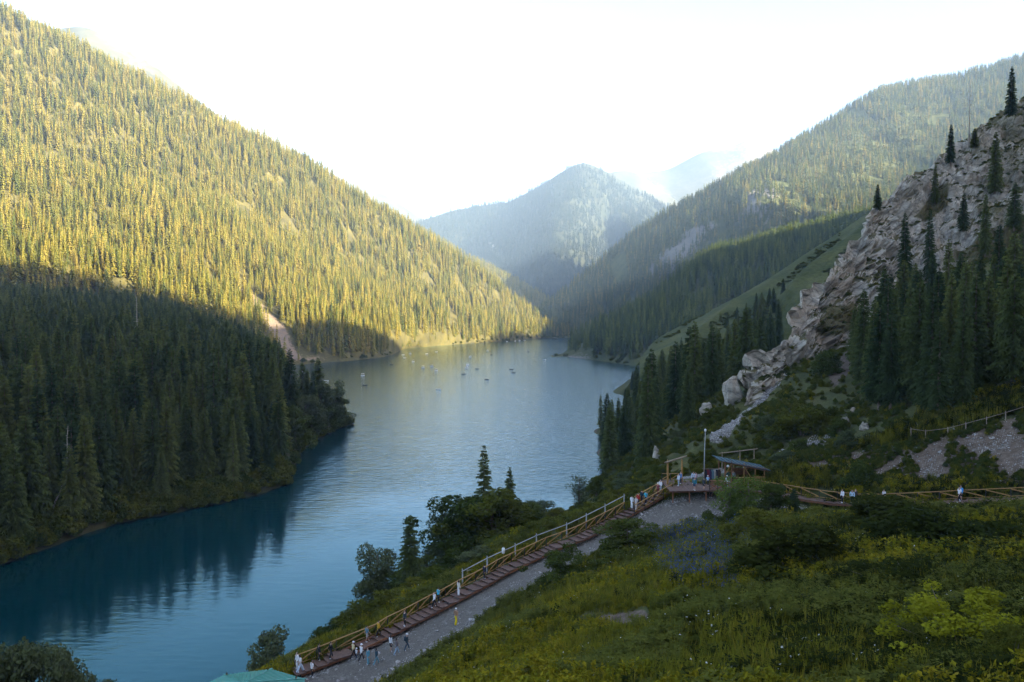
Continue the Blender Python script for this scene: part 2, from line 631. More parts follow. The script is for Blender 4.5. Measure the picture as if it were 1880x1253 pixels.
def a_row(z, off, extra=None):
    e = extra or (lambda p: 0)
    return ('z', [(p, z if not callable(z) else z(p), d + (off if not callable(off) else off(p))) for p, d in zip(a_px, a_d)])


def lerp(x, xs, ys):
    return float(np.interp(x, xs, ys))


left_shore = Hill("left_lakeshore", -900, 646, 6, [
    a_row(-4, -9), a_row(0, 0),
    a_row(lambda p: lerp(p, [400, 640], [3.0, 1.2]), lambda p: lerp(p, [400, 640], [9, 5])),
    a_row(lambda p: lerp(p, [-900, 300, 480, 560, 640], [12, 12, 8, 4, 1.5]), lambda p: lerp(p, [-900, 300, 480, 560, 640], [70, 90, 80, 45, 10])),
    ('z', [(-900, 60, 330), (-300, 50, 430), (0, 34, 470), (300, 26, 490), (430, 16, 500), (480, 8, 470), (520, 2, 420), (560, -4, 395), (646, -4, 320)]),
    ('z', [(-900, 60, 450), (-300, 60, 560), (0, 50, 640), (300, 40, 680), (430, 10, 690), (480, 2, 640), (520, -4, 520), (560, -6, 470), (646, -6, 400)])],
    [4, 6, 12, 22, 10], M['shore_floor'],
    lambda G, v: np.dstack([G[..., 0], G[..., 1], G[..., 2] + fbm(G[..., 0] / 22, G[..., 1] / 22, 4, 3) * 2.2 * damp(v, 1.2, 9, 1.0) + fbm(G[..., 0] / 5, G[..., 1] / 5, 3, 6) * 1.1 * damp(v, 0.2, 3, 0.5)]),
    "wooded left lakeshore with a low earthy bank", rock=lambda G, px, py: 0.75 * poly_mask(px, py, [(285, 850), (345, 845), (370, 868), (300, 880)], 14) + 0.3 * np.exp(-((G[..., 2] - 0.3) / 0.4) ** 2))

# --- the big left mountainside
L_SH = [(500, 673), (525, 671), (560, 669), (640, 663), (690, 658), (724, 652), (732, 645), (745, 640), (850, 632), (940, 626), (985, 622), (1012, 621)]
l_base = [(-900, 4, 380), (-300, 6, 520), (0, 12, 590), (300, 10, 640), (440, 4, 660)] + [(p, 0.0, shore(q)) for p, q in L_SH]
scree = [(434, 520), (452, 530), (496, 572), (524, 602), (535, 635), (560, 664), (535, 670), (514, 648), (496, 612), (466, 566)]
scree2 = [(556, 650), (590, 652), (625, 661), (560, 668)]


def l_disp(G, v):
    k = damp(v, 1.15, 3.9, 0.8)
    a = ridged(G[..., 0] / 260 + G[..., 1] / 900, G[..., 1] / 420, 3, 5) * 26 + fbm(G[..., 0] / 60, G[..., 1] / 60, 4, 8) * 7
    G = G.copy()
    G[..., 2] += a * k
    return G


left_mtn = Hill("left_mountainside", -900, 1012, 6, [
    ('z', [(p, z - 5, d - 10) for p, z, d in l_base]),
    ('z', l_base),
    ('p', [(-900, 330, 480), (-300, 440, 600), (0, 505, 655), (250, 560, 700), (400, 600, 735), (500, 640, 740), (525, 652, 735), (640, 645, 800), (724, 638, 900), (745, 632, 990), (850, 622, 1175), (940, 618, 1330), (985, 616, 1415), (1012, 619, 1440)]),
    ('p', [(-900, -60, 640), (-300, 140, 780), (0, 262, 890), (250, 345, 950), (400, 402, 1000), (525, 452, 1050), (640, 502, 1110), (724, 540, 1170), (850, 585, 1290), (940, 604, 1390), (985, 612, 1440), (1012, 617, 1460)]),
    ('p', [(-900, -430, 820), (-300, -105, 1010), (0, 26, 1130), (60, 52, 1150), (115, 80, 1165), (200, 128, 1190), (300, 174, 1220), (400, 228, 1250), (500, 274, 1280), (600, 328, 1310), (700, 393, 1345), (800, 452, 1390), (900, 517, 1440), (960, 565, 1470), (985, 588, 1480), (1012, 614, 1490)]),
    ('z', [(-900, 380, 1250), (0, 350, 1500), (500, 200, 1650), (900, 40, 1750), (1012, -4, 1650)])],
    [2, 8, 22, 26, 10], M['forest_floor'], l_disp, "steep spruce covered mountainside on the left of the lake",
    rock=lambda G, px, py: np.maximum(poly_mask(px, py, scree, 26) * np.clip(0.35 + 1.3 * vnoise(G[..., 0] / 9, G[..., 1] / 9, 57), 0, 1), 0.55 * poly_mask(px, py, scree2, 14)))

left_far = Hill("left_back_ridge", 560, 1060, 8, [
    ('z', [(560, 0, 1700), (1000, 0, 1650), (1060, 0, 1640)]),
    ('p', [(560, 420, 1900), (760, 500, 1850), (900, 560, 1800), (1000, 590, 1750), (1060, 605, 1720)]),
    ('p', [(560, 322, 2250), (640, 362, 2230), (700, 394, 2210), (760, 425, 2190), (850, 470, 2150), (950, 526, 2080), (1000, 556, 2020), (1030, 575, 1980), (1060, 598, 1950)]),
    ('z', [(560, 200, 2700), (1060, 0, 2300)])],
    [10, 14, 6], M['forest_floor'],
    lambda G, v: np.dstack([G[..., 0], G[..., 1], G[..., 2] + fbm(G[..., 0] / 120, G[..., 1] / 120, 4, 12) * 16 * damp(v, 0.3, 2.4, 0.8)]),
    "hazier forested ridge behind the left mountainside", rock=lambda G, px, py: px * 0)

# --- far mountains
far_left = Hill("far_left_mountain", 420, 900, 8, [
    ('z', [(420, 0, 3300), (900, 0, 3300)]),
    ('p', [(420, 190, 4500), (500, 250, 4500), (570, 296, 4500), (610, 322, 4500), (645, 338, 4500), (680, 349, 4500), (715, 363, 4500), (745, 384, 4500), (780, 405, 4500), (900, 480, 4500)]),
    ('z', [(420, 0, 5600), (900, 0, 5600)])], [16, 6], M['pale_slope'],
    lambda G, v: np.dstack([G[..., 0], G[..., 1], G[..., 2] + ridged(G[..., 0] / 500, G[..., 1] / 700, 4, 21) * 60 * damp(v, 0.2, 0.98, 0.3)]),
    "pale hazy mountain far behind the left ridge", rock=lambda G, px, py: vnoise(G[..., 0] / 300, G[..., 1] / 300, 4) * 0.8)

bare_peak = Hill("bare_summit", 20, 460, 8, [
    ('z', [(20, 200, 1700), (460, 120, 1700)]),
    ('p', [(20, 62, 2250), (60, 57, 2250), (112, 54, 2250), (150, 50, 2250), (175, 58, 2250), (210, 76, 2250), (250, 99, 2250), (290, 126, 2250), (330, 158, 2250), (460, 260, 2250)]),
    ('z', [(20, 300, 3000), (460, 200, 3000)])], [14, 5], M['pale_slope'],
    lambda G, v: np.dstack([G[..., 0], G[..., 1], G[..., 2] + fbm(G[..., 0] / 90, G[..., 1] / 90, 4, 23) * 12 * damp(v, 0.2, 1.0, 0.3)]),
    "bare grassy summit peeping over the left mountainside", rock=lambda G, px, py: vnoise(G[..., 0] / 100, G[..., 1] / 100, 4) * 0.7)


def c_disp(G, v):
    k = damp(v, 0.1, 1.97, 0.35)
    X, Y = G[..., 0], G[..., 1]
    warp = fbm(X / 700, Y / 700, 3, 31) * 220
    a = ridged((X + 0.45 * Y + warp) / 430, Y / 2600, 3, 33) * 120 + fbm(X / 160, Y / 160, 4, 35) * 26
    G = G.copy(); G[..., 2] += np.minimum(a - 40, 8) * k
    return G


centre = Hill("central_mountain", 640, 1420, 6, [
    ('z', [(640, 20, 2500), (1000, 10, 2350), (1420, 40, 2500)]),
    ('p', [(640, 500, 3300), (770, 505, 3350), (860, 480, 3450), (940, 462, 3320), (1020, 440, 2900), (1050, 438, 2950), (1120, 445, 3300), (1160, 440, 3150), (1220, 440, 3350), (1300, 450, 3200), (1420, 430, 3200)]),
    ('p', [(640, 440, 4100), (740, 424, 4100), (775, 406, 4100), (830, 388, 4100), (880, 379, 4100), (930, 374, 4050), (980, 350, 4000), (1030, 319, 3950), (1055, 305, 3930), (1072, 301, 3920), (1090, 306, 3930), (1120, 320, 3980), (1160, 345, 4050), (1215, 374, 4150), (1300, 425, 4250), (1420, 480, 4300)]),
    ('z', [(640, 200, 5200), (1420, 200, 5200)])], [26, 30, 6], M['far_slope'], c_disp,
    "pointed blue forested mountain closing the valley", sm=0, rock=lambda G, px, py: 0.6 * poly_mask(px, py, [(890, 440), (905, 445), (920, 470), (910, 475)], 14))

saddle = Hill("grassy_saddle", 1060, 1500, 8, [
    ('z', [(1060, 100, 4200), (1500, 100, 4200)]),
    ('p', [(1060, 330, 4700), (1125, 316, 4700), (1150, 313, 4700), (1180, 322, 4700), (1215, 350, 4700), (1260, 380, 4700), (1500, 420, 4700)]),
    ('z', [(1060, 300, 5300), (1500, 300, 5300)])], [14, 5], M['pale_slope'], None,
    "sunlit grassy saddle beside the central mountain", rock=lambda G, px, py: px * 0 + 0.1)

far_right = Hill("far_right_mountain", 1040, 1760, 8, [
    ('z', [(1040, 0, 4400), (1760, 0, 4400)]),
    ('p', [(1040, 340, 5200), (1120, 326, 5200), (1180, 318, 5200), (1225, 313, 5200), (1258, 296, 5200), (1290, 280, 5200), (1320, 273, 5200), (1345, 270, 5200), (1362, 261, 5200), (1378, 257, 5200), (1400, 264, 5200), (1420, 276, 5200), (1470, 300, 5200), (1760, 420, 5200)]),
    ('z', [(1040, 0, 6400), (1760, 0, 6400)])], [22, 5], M['pale_slope'],
    lambda G, v: np.dstack([G[..., 0], G[..., 1], G[..., 2] + ridged((G[..., 0] + .4 * G[..., 1]) / 420, G[..., 1] / 1500, 4, 41) * 90 * damp(v, 0.1, 0.98, 0.3)]),
    "faint rocky mountain farthest away on the right", rock=lambda G, px, py: vnoise(G[..., 0] / 220, G[..., 1] / 220, 44) * 1.1)

# --- right mountain (lit upper face, shaded left flank)
crag1 = [(1186, 500), (1215, 462), (1262, 420), (1300, 405), (1318, 415), (1306, 440), (1270, 470), (1232, 500), (1205, 515)]
crag2 = [(1340, 400), (1362, 365), (1388, 345), (1420, 340), (1436, 362), (1460, 384), (1424, 396), (1400, 418), (1362, 420)]
crag3 = [(1710, 152), (1722, 152), (1722, 166), (1710, 166)]


def r1_disp(G, v):
    k = damp(v, 0.3, 2.95, 0.6)
    X, Y = G[..., 0], G[..., 1]
    a = ridged((X + 0.1 * Y) / 240, Y / 900, 3, 51) * 26 + fbm(X / 70, Y / 70, 4, 53) * 8
    G = G.copy()
    px, py, _f = proj(G)
    cr = np.maximum(poly_mask(px, py, crag1, 40), poly_mask(px, py, crag2, 40))
    G[..., 2] += a * k + cr * (ridged(X / 55, Y / 55, 4, 55) * 16 + 6)
    return G


right_mtn = Hill("right_mountain", 930, 2500, 7, [
    ('z', [(930, 0.5, 1392), (1000, 0.5, 1392), (1060, 1.0, 1380), (1200, 10, 1300), (1300, 30, 1280), (1500, 60, 1300), (2500, 150, 1400)]),
    ('z', [(930, 2, 1470), (1000, 4, 1480), (1060, 20, 1460), (1200, 60, 1420), (1300, 90, 1380), (1500, 130, 1380), (2500, 250, 1450)]),
    ('p', [(930, 612, 1560), (1000, 598, 1560), (1060, 570, 1580), (1130, 520, 1600), (1200, 478, 1600), (1300, 430, 1560), (1370, 400, 1540), (1430, 372, 1560), (1520, 360, 1640), (1700, 330, 1720), (1900, 270, 1750), (2500, 110, 1750)]),
    ('p', [(930, 608, 1600), (985, 586, 1640), (1000, 568, 1660), (1060, 521, 1720), (1100, 491, 1750), (1160, 441, 1790), (1220, 402, 1820), (1300, 360, 1870), (1370, 320, 1930), (1430, 291, 1980), (1480, 256, 2030), (1530, 227, 2080), (1575, 195, 2120), (1615, 174, 2150), (1680, 162, 2160), (1760, 149, 2150), (1830, 129, 2130), (1880, 114, 2110), (2050, 70, 2080), (2500, -60, 2000)]),
    ('z', [(930, -5, 1900), (1100, 0, 2200), (1400, 200, 2500), (2500, 400, 2600)])],
    [6, 16, 26, 8], M['right_slope'], r1_disp, "high forested mountain on the right with its upper face in sun",
    rock=lambda G, px, py: np.maximum(np.maximum(poly_mask(px, py, crag1, 40), poly_mask(px, py, crag2, 40)), poly_mask(px, py, crag3, 6)) * np.clip(-0.35 + 2.0 * vnoise(G[..., 0] / 24, G[..., 2] / 15, 58), 0, 1.0))

right_mtn.limit = 0.8
# --- wooded spur in shade in front of it
spur_sh = [(1012, 656), (1030, 655), (1045, 656), (1075, 660), (1110, 664), (1170, 673), (1260, 682), (1900, 690)]
spur = Hill("wooded_spur", 1012, 2200, 7, [
    ('z', [(p, -4, shore(q) - 12) for p, q in spur_sh] + [(2200, -4, 560)]),
    ('z', [(p, 0, shore(q)) for p, q in spur_sh] + [(2200, 0, 570)]),
    ('p', [(1012, 655, 835), (1030, 653, 838), (1050, 645, 835), (1110, 625, 820), (1200, 590, 800), (1300, 560, 790), (1400, 540, 800), (1500, 520, 820), (2200, 420, 850)]),
    ('p', [(1012, 654, 850), (1032, 652, 860), (1050, 641, 890), (1080, 622, 940), (1110, 606, 980), (1150, 586, 1010), (1200, 556, 1040), (1260, 508, 1070), (1300, 482, 1090), (1400, 452, 1120), (1510, 424, 1140), (1700, 380, 1150), (2200, 260, 1150)]),
    ('z', [(1012, -4, 950), (1050, -2, 1080), (1200, 30, 1280), (1510, 60, 1400), (2200, 120, 1400)])],
    [2, 8, 24, 8], M['right_slope'],
    lambda G, v: np.dstack([G[..., 0], G[..., 1], G[..., 2] + (fbm(G[..., 0] / 45, G[..., 1] / 45, 4, 61) * 5 + ridged(G[..., 0] / 150, G[..., 1] / 400, 2, 62) * 7) * damp(v, 1.1, 2.95, 0.6)]),
    "dark spruce spur running down to the right lakeshore", rock=lambda G, px, py: 0.2 * np.exp(-((G[..., 2] - 0.5) / .6) ** 2) + 0.42 * poly_mask(px, py, [(1040, 655), (1062, 640), (1090, 650), (1090, 662), (1045, 662)], 8) + 0.8 * poly_mask(px, py, [(1145, 540), (1185, 505), (1200, 508), (1165, 545)], 10))


def g_disp(G, v):
    k = damp(v, 0.2, 1.96, 0.5)
    X, Y = G[..., 0], G[..., 1]
    G = G.copy()
    G[..., 2] += (ridged((X * 0.8 - 0.6 * Y) / 34 + fbm(X / 60, Y / 60, 2, 70) * 0.6, (X + Y) / 260, 2, 71) * 6.5 + fbm(X / 14, Y / 14, 3, 72) * 0.7) * k
    return G


green = Hill("green_hillside", 1174, 1900, 6, [
    ('p', [(1100, 760, 300), (1200, 720, 330), (1300, 720, 330), (1900, 720, 330)]),
    ('p', [(1100, 690, 410), (1200, 652, 400), (1250, 640, 395), (1400, 610, 390), (1500, 570, 385), (1600, 520, 380), (1900, 460, 380)]),
    ('p', [(1100, 720, 440), (1174, 672, 455), (1200, 630, 465), (1250, 599, 472), (1300, 576, 478), (1350, 550, 483), (1400, 521, 488), (1450, 490, 493), (1500, 456, 497), (1550, 424, 500), (1600, 392, 503), (1700, 330, 505), (1900, 230, 505)]),
    ('z', [(1100, 0, 560), (1900, 40, 680)])],
    [8, 30, 8], M['green_slope'], g_disp, "open green hillside with gullies beyond the cliff", rock=lambda G, px, py: px * 0)
# where the edge of the shade crosses the slopes: (column, line, distance)
SHADE_EDGE = [(0, 500, 655), (250, 550, 700), (450, 612, 735), (640, 615, 820), (732, 642, 950), (1000, 560, 1500), (1262, 488, 1075), (1400, 460, 1130), (1510, 436, 1145)]
# ---------------------------------------------------------------- near ground (bank, stairs slope, gravel road, meadow, right hillside)
def stair_d(px):
    return np.interp(px, [520, 540, 640, 740, 830, 940, 1040, 1140, 1224], [71.3, 72, 75, 79, 83, 89, 93, 98, 102.5])


ST = [(0 / 3, 1097), (45, 1080), (100, 1062), (150, 1043), (212, 1008), (242, 977), (280, 957), (335, 934), (385, 910), (415, 892), (450, 874), (482, 858), (515, 840), (548, 822), (600, 797), (645, 771), (677, 750), (728, 728), (770, 706), (801, 689), (834, 671), (862, 654), (890, 636), (914, 620), (962, 600), (1005, 582), (1033, 569), (1064, 554), (1094, 540), (1122, 526), (1152, 513), (1184, 496), (1240, 478), (1295, 462), (1325, 448), (1351, 434), (1378, 421), (1403, 408), (1430, 394), (1456, 381), (1480, 368), (1506, 355), (1536, 340), (1562, 325), (1586, 311), (1612, 297), (1642, 283), (1668, 266), (1692, 250), (1718, 236), (1744, 221), (1770, 207), (1795, 194)]
# the first few treads lie lower left of that list
ST_PX = [(548, 1231), (566, 1226), (588, 1217), (606, 1208), (625, 1200)] + [(627 + a / 3.0, 836 + b / 3.0) for a, b in ST[3:]]
ST_C = np.array([at(p, q, stair_d(p)) for p, q in ST_PX])
ST_C[:, 2] = smooth1(ST_C[:, 2], 6)
BW_PX = [(1338, 893), (1352, 893), (1368, 895), (1384, 898), (1400, 901), (1416, 904), (1432, 907), (1448, 909), (1464, 912), (1480, 915), (1497, 918), (1514, 920), (1531, 922), (1549, 924), (1567, 925), (1585, 926), (1604, 926), (1622, 926), (1641, 925), (1660, 925), (1680, 924), (1700, 923), (1721, 922), (1742, 921), (1763, 920), (1785, 919.5), (1807, 919), (1830, 918), (1853, 917), (1877, 916), (1901, 915), (1926, 914), (1952, 913)]


def bw_d(px):
    return np.interp(px, [1330, 1400, 1540, 1600, 1720, 1880, 1960], [104, 100, 92.5, 89.5, 85, 80, 78])


BW_C = np.array([at(p, q, bw_d(p)) for p, q in BW_PX])
BW_C[:, 2] = smooth1(BW_C[:, 2], 6)

ANCH = []


def A(px, py, d, dz=0.0):
    p = at(px, py, d)
    ANCH.append((p[0], p[1], p[2] + dz))


for i in range(0, len(ST_C), 4):
    c = ST_C[i]; ANCH.append((c[0], c[1], c[2] - 0.35))
    ANCH.append((c[0] + 2.2, c[1] - 2.6, c[2] - 0.45))        # road beside the stairs
for i in range(0, len(BW_C), 4):
    c = BW_C[i]; ANCH.append((c[0], c[1], c[2] - 0.4))
    ANCH.append((c[0] - 1.5, c[1] - 3.2, c[2] - 0.7))
# lake shore
SHORE = [(330, 1330), (400, 1290), (480, 1250), (560, 1205), (630, 1160), (700, 1125), (770, 1090), (850, 1050), (930, 1008), (1000, 968), (1060, 925), (1090, 885), (1108, 845), (1120, 808), (1130, 778), (1141, 750), (1150, 728), (1165, 692)]
for p, q in SHORE:
    s_ = atz(p, q, 0.0)
    ANCH.append((s_[0], s_[1], 0.0))
    ANCH.append((s_[0] - 9, s_[1] + 8, -4.0))
for p, q in [(1070, 845), (1086, 805), (1100, 770), (1118, 735), (1135, 705)]:
    s_ = atz(p, q, 0.0); ANCH.append((s_[0], s_[1], -5.0))
for t in [(760, 1197, 73.5), (900, 1106, 81), (1000, 1060, 85), (1060, 1030, 87), (1150, 990, 91), (1230, 970, 93), (1310, 950, 95), (1340, 938, 96),
          (1500, 952, 84), (1620, 950, 80), (1750, 945, 76), (1880, 940, 73),
          (1100, 1100, 60), (1300, 1050, 58), (1500, 1050, 50), (1700, 1050, 45), (1880, 1050, 42), (1500, 1150, 33), (1300, 1150, 40), (1100, 1200, 42), (900, 1180, 60), (1800, 1150, 29),
          (1300, 1253, 26), (1000, 1253, 38), (860, 1253, 50), (1600, 1253, 22), (1880, 1253, 18.5), (760, 1253, 66), (650, 1253, 70.5),
          # deck, path behind, bank, fence line, woods
          (1250, 897, 102, -0.5), (1340, 897, 102, -0.5), (1300, 880, 108), (1360, 872, 109), (1440, 840, 112), (1330, 845, 118), (1400, 835, 117), (1480, 838, 108), (1230, 868, 118), (1180, 890, 120), (1120, 905, 130), (1250, 830, 135),
          (1480, 830, 107), (1600, 815, 103), (1676, 806, 99), (1777, 793, 96), (1880, 760, 94), (1990, 725, 93), (1560, 870, 99), (1640, 880, 95), (1740, 870, 91), (1860, 850, 87), (1700, 835, 96),
          (1310, 800, 125), (1390, 735, 150), (1480, 660, 165), (1560, 640, 175), (1650, 570, 185), (1750, 500, 192), (1880, 455, 198), (2200, 380, 190), (2600, 300, 170),
          (1700, 690, 135), (1850, 650, 135), (1560, 740, 128), (1450, 760, 128), (2200, 600, 130), (2300, 800, 75),
          (1250, 780, 165), (1200, 800, 190), (1300, 745, 200), (1250, 700, 280), (1350, 690, 260), (1200, 725, 280), (1400, 650, 330), (1500, 600, 350), (1700, 520, 360), (1300, 660, 400), (1200, 672, 440), (1600, 480, 400)]:
    A(*t)
ANCH += [(0, -4, 43.2), (0, -40, 48), (-30, -20, 36), (60, -20, 52), (-60, 20, 18), (-45, 50, 8), (-36, 70, 4.5), (-22, 66, 10.8), (-27, 58, 12.0), (-75, 50, -2), (-60, 90, -6), (20, 8, 39.2), (90, 20, 50), (140, 40, 62), (-90, 10, 5), (0, 12, 37.6), (-12, 30, 27), (12, 12, 37.6)]
AN = np.array(ANCH)
# thin plate spline with a light smoothing
_xy = AN[:, :2] / 100.0


def _tps(r2):
    return np.where(r2 > 1e-12, 0.5 * r2 * np.log(np.maximum(r2, 1e-12)), 0.0)


_K = _tps(((_xy[:, None] - _xy[None]) ** 2).sum(-1)) + np.eye(len(_xy)) * 2e-5
_Pm = np.hstack([np.ones((len(_xy), 1)), _xy])
_A = np.block([[_K, _Pm], [_Pm.T, np.zeros((3, 3))]])
_W = np.linalg.solve(_A, np.concatenate([AN[:, 2], np.zeros(3)]))


def gbase(x, y):
    x = np.asarray(x, float); y = np.asarray(y, float)
    q = np.stack([x.ravel(), y.ravel()], -1) / 100.0
    out = np.empty(len(q))
    for i in range(0, len(q), 20000):
        c = q[i:i + 20000]
        out[i:i + 20000] = _tps(((c[:, None] - _xy[None]) ** 2).sum(-1)) @ _W[:-3] + _W[-3] + c @ _W[-2:]
    return out.reshape(x.shape)


ROAD = np.array([at(*t)[:2] for t in [(560, 1300, 68), (655, 1235, 71.5), (740, 1190, 74.5), (830, 1135, 79.5), (940, 1075, 85), (1050, 1018, 89), (1150, 968, 94), (1230, 944, 96.5), (1310, 930, 98), (1400, 930, 95.5), (1500, 938, 89.5), (1620, 942, 84), (1760, 938, 80), (1900, 931, 76.5), (2060, 925, 74)]])
RW = np.array([4.0, 4.0, 4.0, 4.1, 4.3, 4.3, 4.0, 3.6, 3.2, 2.4, 2.1, 2.0, 2.0, 2.0, 2.0])
PATH2 = np.array([at(*t)[:2] for t in [(1262, 872, 110), (1330, 852, 112), (1400, 845, 112), (1440, 834, 113), (1480, 822, 113), (1500, 815, 113)]])
SCREE = np.array([at(*t)[:2] for t in [(1318, 805, 124), (1350, 775, 135), (1400, 735, 150), (1440, 710, 156)]])


def seg_dist(x, y, L, w=None):
    best = np.full(x.shape, 1e9); ww = np.zeros(x.shape); side = np.zeros(x.shape)
    for i in range(len(L) - 1):
        a, b = L[i], L[i + 1]; dx, dy = b - a
        t = np.clip(((x - a[0]) * dx + (y - a[1]) * dy) / (dx * dx + dy * dy), 0, 1)
        ex, ey = x - a[0] - t * dx, y - a[1] - t * dy
        d = np.hypot(ex, ey)
        m = d < best
        best = np.where(m, d, best)
        side = np.where(m, (dx * ey - dy * ex) / math.hypot(dx, dy), side)
        if w is not None:
            ww = np.where(m, w[i] * (1 - t) + w[i + 1] * t, ww)
    return best, ww, side


BANK = [(1440, 832), (1490, 826), (1600, 826), (1700, 812), (1760, 800), (1830, 775), (1890, 762), (1960, 745), (1960, 900), (1860, 892), (1760, 896), (1640, 897), (1560, 880), (1480, 872)]
DIRT = [[(1655, 862), (1700, 815), (1790, 786), (1890, 762), (1890, 800), (1800, 826), (1740, 850), (1700, 875)], [(1530, 832), (1660, 826), (1660, 846), (1540, 846)], [(1060, 1135), (1180, 1120), (1230, 1150), (1120, 1168)], [(1380, 1170), (1480, 1160), (1500, 1185), (1400, 1195)], [(940, 1135), (990, 1128), (985, 1150), (945, 1150)],
        [(1520, 690), (1572, 620), (1590, 630), (1555, 690), (1530, 715)], [(1254, 1190), (1300, 1180), (1300, 1215), (1254, 1225)]]


def gfull(x, y):
    z = gbase(x, y)
    d, w, side = seg_dist(x, y, ROAD, RW)
    onroad = np.clip((w + 1.2 - d) / 1.4, 0, 1)
    ds, _, _ = seg_dist(x, y, ST_C[:, :2]); db, _, _ = seg_dist(x, y, BW_C[:, :2])
    flat = np.maximum(onroad, np.maximum(np.clip((3.2 - ds) / 1.5, 0, 1), np.clip((3.2 - db) / 1.5, 0, 1)))
    n = fbm(x / 9, y / 9, 3, 81) * 0.7 + fbm(x / 2.2, y / 2.2, 3, 82) * 0.22
    z = z + n * (1 - flat) + fbm(x / 1.6, y / 1.6, 3, 83) * 0.05 * flat
    z = np.where(d < w, z - 0.07 * np.exp(-((np.abs(side) - 0.9) / 0.3) ** 2), z)     # wheel ruts
    z = z - 0.35 * np.clip((1.4 - ds), 0, 1) - 0.35 * np.clip((1.4 - db), 0, 1)
    return z


g_px = np.arange(-260, 2500, 5.0)
g_d = 11.0 * (460 / 11.0) ** (np.linspace(0, 1, 240))
GX = ((g_px - CX) / FPX)[None] * g_d[:, None]
GY = np.broadcast_to(g_d[:, None], GX.shape)
GZ = gfull(GX, GY)
G0 = np.dstack([GX, GY, GZ])
nv, nu = GX.shape
_i = np.arange(nv * nu).reshape(nv, nu)
F = np.stack([_i[:-1, :-1], _i[:-1, 1:], _i[1:, 1:], _i[1:, :-1]], -1)
keepf = np.minimum.reduce([GZ[:-1, :-1], GZ[1:, 1:], GZ[:-1, 1:], GZ[1:, :-1]]) > -7
keepf &= ~((GY[:-1, :-1] > 330) & (GX[:-1, :-1] > 118))
F = F[keepf]
used = np.unique(F); remap = -np.ones(nv * nu, np.int64); remap[used] = np.arange(len(used))
near_me = mesh("near_bank", G0.reshape(-1, 3)[used], remap[F], M['near'], smooth=True)
npx, npy, nf = proj(G0)
dr, wr, sr = seg_dist(GX, GY, ROAD, RW)
gravel = np.clip(0.5 + (wr - dr) / 1.6, 0, 1)
dp, _, _ = seg_dist(GX, GY, PATH2); gravel = np.maximum(gravel, np.clip(0.5 + (1.6 - dp) / 1.2, 0, 1) * 0.95)
dsc, _, _ = seg_dist(GX, GY, SCREE); gravel = np.maximum(gravel, np.clip(0.5 + (1.6 - dsc) / 2.5, 0, 1) * np.clip(0.35 + 0.9 * vnoise(GX / 2.5, GY / 2.5, 91), 0, 1))
far_ok = (nf > 70)
bank = poly_mask(npx, npy, BANK, 26) * far_ok
gravel = np.maximum(gravel, bank * (0.04 + 0.50 * vnoise(GX / 2.6, GY / 2.6, 90)))
dirt = np.maximum.reduce([poly_mask(npx, npy, p, 16) for p in DIRT])
dirt = np.maximum(dirt, bank * 0.74)
dirt = np.maximum(dirt, 0.62 * np.exp(-((GZ - 0.25) / 0.5) ** 2))
loose = np.clip(np.exp(-((np.abs(sr) - wr * 0.75) / 0.8) ** 2) + 0.12 + 0.45 * (np.abs(sr) < 0.35), 0, 1)
loose = np.where(dr > wr + 1, 0.9, loose)
for nme, a_ in (('gravel', gravel), ('dirt', dirt), ('loose', loose)):
    at_ = near_me.attributes.new(nme, 'FLOAT', 'POINT')
    at_.data.foreach_set('value', a_.reshape(-1)[used].astype(np.float32))
near_o = tag(obj("near_bank", near_me), "grassy bank with a gravel road below the viewpoint", None, None, 'structure')


def gz(x, y):
    return float(gfull(np.array([x], float), np.array([y], float))[0])


def onground(px, d):
    """ground point at photograph column px and distance d"""
    x = (px - CX) / FPX * d
    return Vector((x, d, gz(x, d)))


# ---------------------------------------------------------------- limestone cliff
def cliff_disp(G, v):
    G = G.copy()
    du = np.gradient(G, axis=1); dv = np.gradient(G, axis=0)
    n = np.cross(du, dv); n /= np.linalg.norm(n, axis=-1, keepdims=True) + 1e-9
    n = np.where(n[..., 1:2] > 0, -n, n)                       # towards the open side
    n = smoothvec(n)
    nv_, nu_ = v.shape
    h = np.empty((nv_, nu_))
    ca, sa = math.cos(0.75), math.sin(0.75)
    for i in range(nv_):
        for j in range(nu_):
            x, y, z = G[i, j]
            q = Vector(((x * ca + z * sa) / 26, y / 20, (-x * sa + z * ca) / 13))
            a = mnoise.voronoi(q, distance_metric='DISTANCE', exponent=2.5)[0]
            b = mnoise.voronoi(q * 3.1 + Vector((7, 3, 1)), distance_metric='DISTANCE', exponent=2.5)[0]
            c = mnoise.fractal(q * 7.0, 1.0, 2.1, 3)
            ce = mnoise.cell(Vector((x / 8 + c * .4, y / 8 + c * .3, z / 7))) * 0.9 + mnoise.cell(Vector((x / 3.1, y / 3.1 + c * .5, z / 2.7 + c * .4))) * 0.5
            h[i, j] = ce + (a[1] - a[0]) * 6.5 - 2.3 + (b[1] - b[0]) * 3.2 + c * 0.9
    k = np.clip(v / 0.25, 0, 1) * np.clip((2.45 - v) / 0.4, 0.12, 1)
    return G + n * (h * k)[..., None]


def smoothvec(n):
    for _ in range(6):
        m = n.copy()
        m[1:-1] = (n[:-2] + n[1:-1] * 2 + n[2:]) / 4
        n = m.copy()
        n[:, 1:-1] = (m[:, :-2] + m[:, 1:-1] * 2 + m[:, 2:]) / 4
    return n / (np.linalg.norm(n, axis=-1, keepdims=True) + 1e-9)


